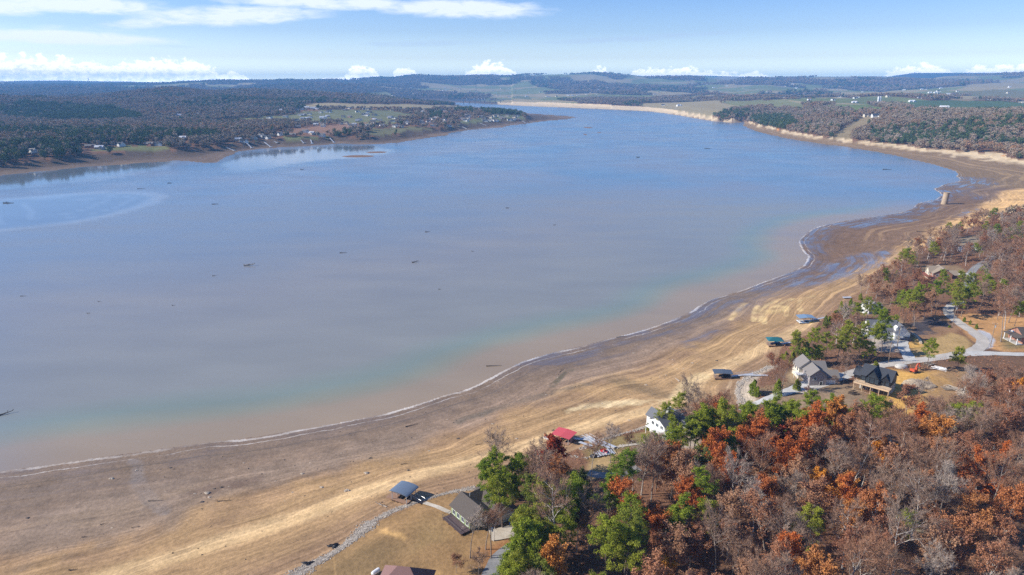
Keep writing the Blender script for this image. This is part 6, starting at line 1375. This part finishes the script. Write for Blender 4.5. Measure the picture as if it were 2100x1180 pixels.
# far houses first, so that the woods leave them in sight
def tiny_house(name, L, W, H, wallm, roofm, seed, chim=True):
    R = random.Random(seed); w_, r_ = MB(), MB(); gable(w_, r_, -L / 2, L / 2, -W / 2, W / 2, -1.5, H, H + W * .34, 'x', oh=.5, rm=0); gable(w_, r_, L * .1, L * .1 + W * .7, -W * .85, W * .2, -1.5, H * .95, H + W * .24, 'y', oh=.4)
    n0 = len(w_.v); 
    w_.v += r_.v; w_.f += [tuple(n0 + i for i in f) for f in r_.f]; w_.m += [1] * len(r_.f)
    g_ = MB()
    for k in (-.35, -.12): g_.box(L * k - .7, L * k + .7, -W / 2 - .06, -W / 2 - .01, .9, 2.3, 2)
    g_.box(-L / 2 - .06, -L / 2 - .01, -.7, .7, .9, 2.3, 2)
    if chim: g_.box(L * .25, L * .25 + .9, W * .1, W * .1 + .9, H, H + W * .34 + 1, 0)
    n0 = len(w_.v); w_.v += g_.v; w_.f += [tuple(n0 + i for i in f) for f in g_.f]; w_.m += g_.m
    return w_.mesh(name, [M[wallm], M[roofm], M['glass']])
TH_ = [('white', 'grey-roofed', tiny_house('house', 15, 9, 4, 'white_siding', 'grey_shingle', 1)), ('white', 'dark-roofed', tiny_house('house', 18, 10, 3.4, 'white_siding', 'dark_shingle', 2)), ('cream', 'brown-roofed', tiny_house('house', 14, 10, 5.6, 'cream_siding', 'brown_shingle', 3)), ('red-brick', 'grey-roofed', tiny_house('house', 18, 9, 3.4, 'brick', 'grey_shingle', 4)), ('tan', 'pale-roofed', tiny_house('house', 16, 9, 4, 'tan_siding', 'aluminium', 5)), ('white', 'pale-roofed', tiny_house('house', 22, 12, 4.5, 'boat_white', 'aluminium', 6, False))]
BARN = tiny_house('barn', 34, 15, 5, 'boat_white', 'boat_white', 7, False); RBARN = tiny_house('barn', 22, 13, 6, 'barn_red', 'aluminium', 8, False)
FH = []
def far_house(px, py, k, label, group=None, mesh=None, sc=1.0, rz=None, nm='house', cat='house'):
    q = hit(px, py)
    if q is None or q[2] < 2.0 or grid_at(G['inF'], np.array([q[0]]), np.array([q[1]]))[0]: return
    o = bpy.data.objects.new(nm, mesh or TH_[k][2]); COL.objects.link(o); o.location = q; o.rotation_euler = (0, 0, random.uniform(-.6, .6) if rz is None else rz); o.scale = (sc,) * 3; tag(o, label, cat, group); FH.append((q[0], q[1]))
shore_h = [(41, 198, 5), (68, 313, 0), (186, 303, 3), (205, 306, 4), (247, 299, 1), (307, 298, 3), (327, 298, 1), (376, 286, 4), (369, 239, 5), (408, 236, 2), (536, 281, 0), (548, 284, 1), (600, 279, 3), (573, 277, 1), (627, 272, 0), (661, 280, 0), (553, 243, 1), (586, 241, 0), (663, 244, 5), (576, 228, 4), (629, 223, 5), (644, 224, 5), (675, 229, 1), (500, 292, 1), (488, 289, 4), (520, 286, 2), (640, 276, 4)]
POS_ = ['first', 'second', 'third', 'fourth', 'fifth', 'sixth', 'seventh', 'eighth', 'ninth', 'tenth', 'eleventh', 'twelfth', 'thirteenth', 'fourteenth', 'fifteenth', 'sixteenth', 'seventeenth', 'eighteenth', 'nineteenth', 'twentieth', 'twenty-first', 'twenty-second', 'twenty-third', 'twenty-fourth', 'twenty-fifth', 'twenty-sixth', 'twenty-seventh', 'twenty-eighth', 'twenty-ninth', 'thirtieth']
for i, (px, py, k) in enumerate(sorted(shore_h)): far_house(px, py, k, f'{TH_[k][0]} {TH_[k][1]} house on the far left shore, {POS_[i]} from the left there', 'houses along the far left shore', sc=.9)
RR2 = random.Random(9)
for i in range(115):
    px, py = RR2.uniform(600, 965), RR2.uniform(222, 263); k = RR2.choice([0, 1, 2, 3, 4, 0, 1])
    if py > 268 - (px - 700) * .02 + 4: continue
    far_house(px, py, k, f'small {TH_[k][0]} {TH_[k][1]} house among lawns and trees inland on the left peninsula', f'{TH_[k][0]} {TH_[k][1]} houses inland on the peninsula', sc=.78)
for i in range(26):
    px = RR2.uniform(955, 1068); py = RR2.uniform(239, 250); k = RR2.choice([0, 1, 2, 3, 0, 2])
    far_house(px, py, k, f'{TH_[k][0]} {TH_[k][1]} house in the cluster at the tip of the peninsula', f'{TH_[k][0]} {TH_[k][1]} houses at the tip of the peninsula', sc=.9)
for (x0, x1, y0, y1, n, nm) in [(640, 760, 173, 182, 14, 'on the hazy hills beyond the peninsula'), (200, 560, 176, 196, 10, 'in the blue distance above the left woods'), (800, 1050, 180, 200, 26, 'on the green slopes beyond the bridge'), (1060, 1300, 176, 205, 26, 'in the hills above the pale far bank'), (1300, 1560, 172, 205, 16, 'in the wooded hills right of centre'), (1560, 2100, 170, 205, 34, 'in the farmland at the upper right')]:
    for i in range(n):
        k = RR2.choice([0, 1, 5, 5, 0, 2]); far_house(RR2.uniform(x0, x1), RR2.uniform(y0, y1), k, f'tiny {TH_[k][0]} {TH_[k][1]} house {nm}', f'{TH_[k][0]} {TH_[k][1]} houses {nm}', sc=.95)
for px, py, k, lb in [(1223, 194, 0, 'pale house on the crest above the far bank, left of two'), (1210, 191, 2, 'cream house on the crest above the far bank'), (1236, 190, 1, 'dark-roofed house on the round green hill'), (1165, 197, 5, 'white house pair nearest the far bank, the left'), (1174, 197, 5, 'white house pair nearest the far bank, the right'), (1196, 202, 0, 'white house just above the far bank'), (1312, 203, 0, 'white house above the pale far bank at mid-right'), (1360, 217, 1, 'dark-roofed house at the shore woods'), (1392, 218, 5, 'pale house at the shore woods near the inlet'),
                      (1606, 201, 1, 'white house at the left end of the right-hand fields'), (1659, 206, 0, 'white house below the brown field'), (1708, 206, 1, 'white house on the right-hand meadow'), (1753, 210, 3, 'brick house beside the white barn'), (2080, 224, 0, 'tall white house at the right end of the green field'), (2029, 205, 0, 'white house on the tan strip field'), (1886, 202, 1, 'white house at the edge of the tan field'), (2093, 211, 2, 'cream house near the right edge of the fields')]: far_house(px, py, k, lb, 'single houses in the hills', sc=.95)
far_house(1797, 240, 1, 'long white and grey house on the cleared top of the headland', sc=1.25, rz=-.1); far_house(1776, 240, 2, 'small outbuilding left of the house on the headland top', sc=.9)
for px, py, me_, lb, sc in [(1752, 211, BARN, 'white barn left of the silos', .9), (1788, 212, BARN, 'white barn beside the twin silos', 1), (1870, 209, BARN, 'white barn with two bays on the green field', 1), (1936, 222, BARN, 'long white barn alone on the green field', 1.1), (1907, 191, BARN, 'white poultry barn on the hill, left of two', 1), (1919, 191, BARN, 'white poultry barn on the hill, right of two', 1), (1818, 214, RBARN, 'red barn right of the silos', 1), (1847, 214, RBARN, 'brighter red barn with pale roof further right of the silos', 1)]:
    far_house(px, py, 0, lb, 'farm barns', mesh=me_, sc=sc * .68, nm='barn', cat='barn', rz=RR2.uniform(-.3, .3))
for i, (px, py) in enumerate([(1800.5, 212), (1804.5, 212)]):
    q = hit(px, py); o = empty('silo', *q); tag(o, ['left', 'right'][i] + ' of the twin white silos on the green farmland', 'silo', 'twin silos'); m_ = MB(); m_.tube((0, 0, -1), (0, 0, 24), 3.6, n=20); m_.build('shaft', M['silo_white'], o); m_ = MB(); m_.tube((0, 0, 24), (0, 0, 26.4), 3.7, 1.2, n=20); m_.build('dome', M['aluminium'], o); FH.append((q[0], q[1]))
q = hit(184, 179); o = empty('radio_mast', *q); tag(o, 'thin lattice radio mast on the hazy left horizon', 'mast'); m_ = MB()
for k in range(3): a_ = k * 2.094; m_.tube((3 * math.cos(a_), 3 * math.sin(a_), 0), (1.2 * math.cos(a_), 1.2 * math.sin(a_), 85), .8, n=4)
m_.build('mast', M['steel_dark'], o); m_ = MB(); m_.tube((0, 0, 84), (0, 0, 96), .5, n=5); m_.build('antenna', M['aluminium'], o)

# piers and ramps on the far left shore
PIERS = [((464, 304), (479, 309), 'dark ramp leading off the wooded bank'), ((505, 294), (516, 304), 'angled pale pier with floating deck'), ((542, 293), (555, 302), 'brightest white pier and deck'), ((562, 291), (567, 293), 'tiny white stair above the shore'), ((617, 289), (623, 294), 'short grey pier left of a pair'), ((637, 288), (640, 295), 'short grey pier right of a pair'), ((676, 284), (685, 293), 'grey pier bending to the water'), ((948, 261), (957, 265), 'white stair on the peninsula beach'), ((984, 254), (996, 257.5), 'pale pier with a float near the peninsula tip'), ((1070, 249), (1077, 252), 'square pale float nearest the peninsula tip')]
for (p_, q_, lb) in PIERS:
    p_, q_ = hit(*p_), hit(*q_); o = empty('pier', q_[0], q_[1], q_[2], math.atan2(p_[1] - q_[1], p_[0] - q_[0])); tag(o, lb + ' on the far left shore', 'pier', 'piers along the far left shore'); L = math.hypot(p_[1] - q_[1], p_[0] - q_[0]); dz = p_[2] - q_[2] + .6
    m_ = MB(); m_.slab((0, -1.1, .9), (L, -1.1, dz + .9), (L, 1.1, dz + .9), (0, 1.1, .9), .35); m_.build('ramp', M['aluminium'], o); m_ = MB(); m_.box(-5, 0, -2.6, 2.6, .2, .9); m_.build('deck', M['aluminium'], o)
    m_ = MB(); [m_.tube((x, y, .9), (x, y, 2.2), .12, n=5) for x in (-4.8, -.3) for y in (-2.4, 2.4)]; m_.build('post', M['post_grey'], o)

# bridge across the far arm
A_ = Vector((*unproj(926, 213), 0)); B_ = Vector((*unproj(1035, 212.5), 0)); o = empty('bridge', *A_, math.atan2(B_.y - A_.y, B_.x - A_.x)); tag(o, 'long low road bridge on tall piers across the far arm of the lake', 'bridge'); L = (B_ - A_).length; zt = 22
m_ = MB(); m_.box(-60, L + 60, -6, 6, zt, zt + 1.6); dk = m_.build('deck', M['concrete'], o); m_ = MB(); m_.box(0, L, -6.1, -5.7, zt - 3.5, zt); m_.box(0, L, 5.7, 6.1, zt - 3.5, zt); m_.build('girder', M['post_grey'], dk); m_ = MB(); m_.box(-60, L + 60, -6.3, -6.05, zt + 1.2, zt + 2.8); m_.box(-60, L + 60, 6.05, 6.3, zt + 1.2, zt + 2.8); m_.build('parapet', M['concrete'], dk)
for f in (.22, .33, .44, .54, .62, .72, .82, .92):
    m_ = MB(); x = L * f
    for yy in (-4.5, 4.5): m_.box(x - 1.8, x + 1.8, yy - 1.5, yy + 1.5, -3, zt - 3.5)
    m_.box(x - 2.2, x + 2.2, -7, 7, zt - 5, zt - 3.4); m_.build('pier', M['old_concrete'], o)
for f in (.28, .42, .5, .57, .62): m_ = MB(); x = L * f; m_.box(x - 2, x + 2, -6.9, -6.35, zt, zt + 9); m_.box(x - 2, x + 2, 6.35, 6.9, zt, zt + 9); m_.box(x - 2, x + 2, -6.35, 6.35, zt + 8, zt + 9); m_.build('portal', M['silo_white'], o)

# scatter points
def woods_pts(r0, r1, sp, seed, az0=-.74, az1=.74, size=1.0):
    R = np.random.default_rng(seed); n = int((az1 - az0) * (r1 ** 2 - r0 ** 2) / 2 / sp ** 2)
    r_ = np.sqrt(R.uniform(r0 ** 2, r1 ** 2, n)); a_ = R.uniform(az0, az1, n); x, y = r_ * np.sin(a_), r_ * np.cos(a_)
    ok = ~grid_at(G['inF'], x, y) & ~grid_at(FIELD, x, y) & (grid_at(G['b'], x, y) > 4)
    x, y = x[ok], y[ok]
    # houses stay in sight: clear their plots and the sightline just before them
    gx = {}
    for hx, hy in FH: gx.setdefault((int(hx // 120), int(hy // 120)), []).append((hx, hy))
    keep = np.ones(len(x), bool); 
    for hx, hy in FH:
        rr_ = math.hypot(hx, hy); ux, uy = hx / rr_, hy / rr_; q = np.nonzero((np.abs(x - hx) < 160) & (np.abs(y - hy) < 160))[0]
        dx, dy = x[q] - hx, y[q] - hy; al = dx * ux + dy * uy; pe = np.abs(-dx * uy + dy * ux); m_ = ((al < 14) & (al > -70 - rr_ * .012) & (pe < 8)) | (dx * dx + dy * dy < 150); keep[q[m_]] = False
    x, y = x[keep], y[keep]; z = gh_arr(x, y) - .5; s_ = size * R.uniform(.7, 1.25, len(x)); return np.stack([x, y, z, s_], 1)
RES = poly_on([(590, 232), (700, 222), (850, 224), (1000, 232), (1068, 238), (1066, 247), (960, 258), (840, 270), (740, 264), (600, 262)])
near_w = woods_pts(700, 2600, 8.2, 1, size=.93); m1 = (grid_at(G['near'], near_w[:, 0], near_w[:, 1]) < .9) | (near_w[:, 0] > 0)
near_w = near_w[(near_w[:, 0] < 0) | (np.hypot(near_w[:, 0], near_w[:, 1]) > 780) | (grid_at(G['headl'], near_w[:, 0], near_w[:, 1]) > .2)]
mid_w = woods_pts(2600, 5200, 12.5, 2, size=1.1); far_w = woods_pts(5200, 9300, 26, 3, size=1.7)
allw = np.concatenate([near_w, mid_w, far_w])
res = in_poly(allw[:, 0], allw[:, 1], RES); R = np.random.default_rng(5); allw = allw[~res | (R.uniform(size=len(allw)) < .5)]
PINEZ = [[(0, 226), (40, 212), (115, 216), (230, 222), (285, 240), (285, 250), (100, 252), (0, 240)], [(115, 240), (290, 237), (292, 249), (120, 252)], [(985, 230), (1010, 226), (1062, 232), (1060, 240), (1000, 238)], [(880, 246), (882, 232), (908, 232), (906, 248)], [(676, 284), (690, 272), (720, 274), (720, 285)], [(750, 284), (770, 272), (820, 274), (822, 282)], [(930, 232), (935, 222), (965, 222), (970, 234)], [(1530, 262), (1545, 240), (1620, 240), (1640, 258), (1600, 272)]]
pz = np.zeros(len(allw), bool)
for P in PINEZ: pz |= in_poly(allw[:, 0], allw[:, 1], poly_on(P)) & (R.uniform(size=len(allw)) < .85)
pz |= (fbm(allw[:, 0], allw[:, 1], 350, 3, 77) > .30) & (R.uniform(size=len(allw)) < .55); pz |= R.uniform(size=len(allw)) < .05
if STUFF_PTS:
    sp_ = np.array([(x, y, gh(x, y) - .5, s_ * .62) for x, y, s_ in STUFF_PTS]); allw = np.concatenate([allw, sp_]); pz = np.concatenate([pz, R.uniform(size=len(sp_)) < .06])
print('far crowns', len(allw), 'evergreen', int(pz.sum()))
lf = allw[:, 0] < 200 * 0 + allw[:, 1] * .2
scatter('leafless_woods', allw[~pz & lf], pc, 'brown and grey leafless woods spreading over the left shore and hills'); scatter('leafless_woods', allw[~pz & ~lf], pc, 'brown and grey leafless woods over the right headland and hills')
scatter('evergreen_woods', allw[pz], pp, 'dark green patches of evergreen woods among the leafless hills')
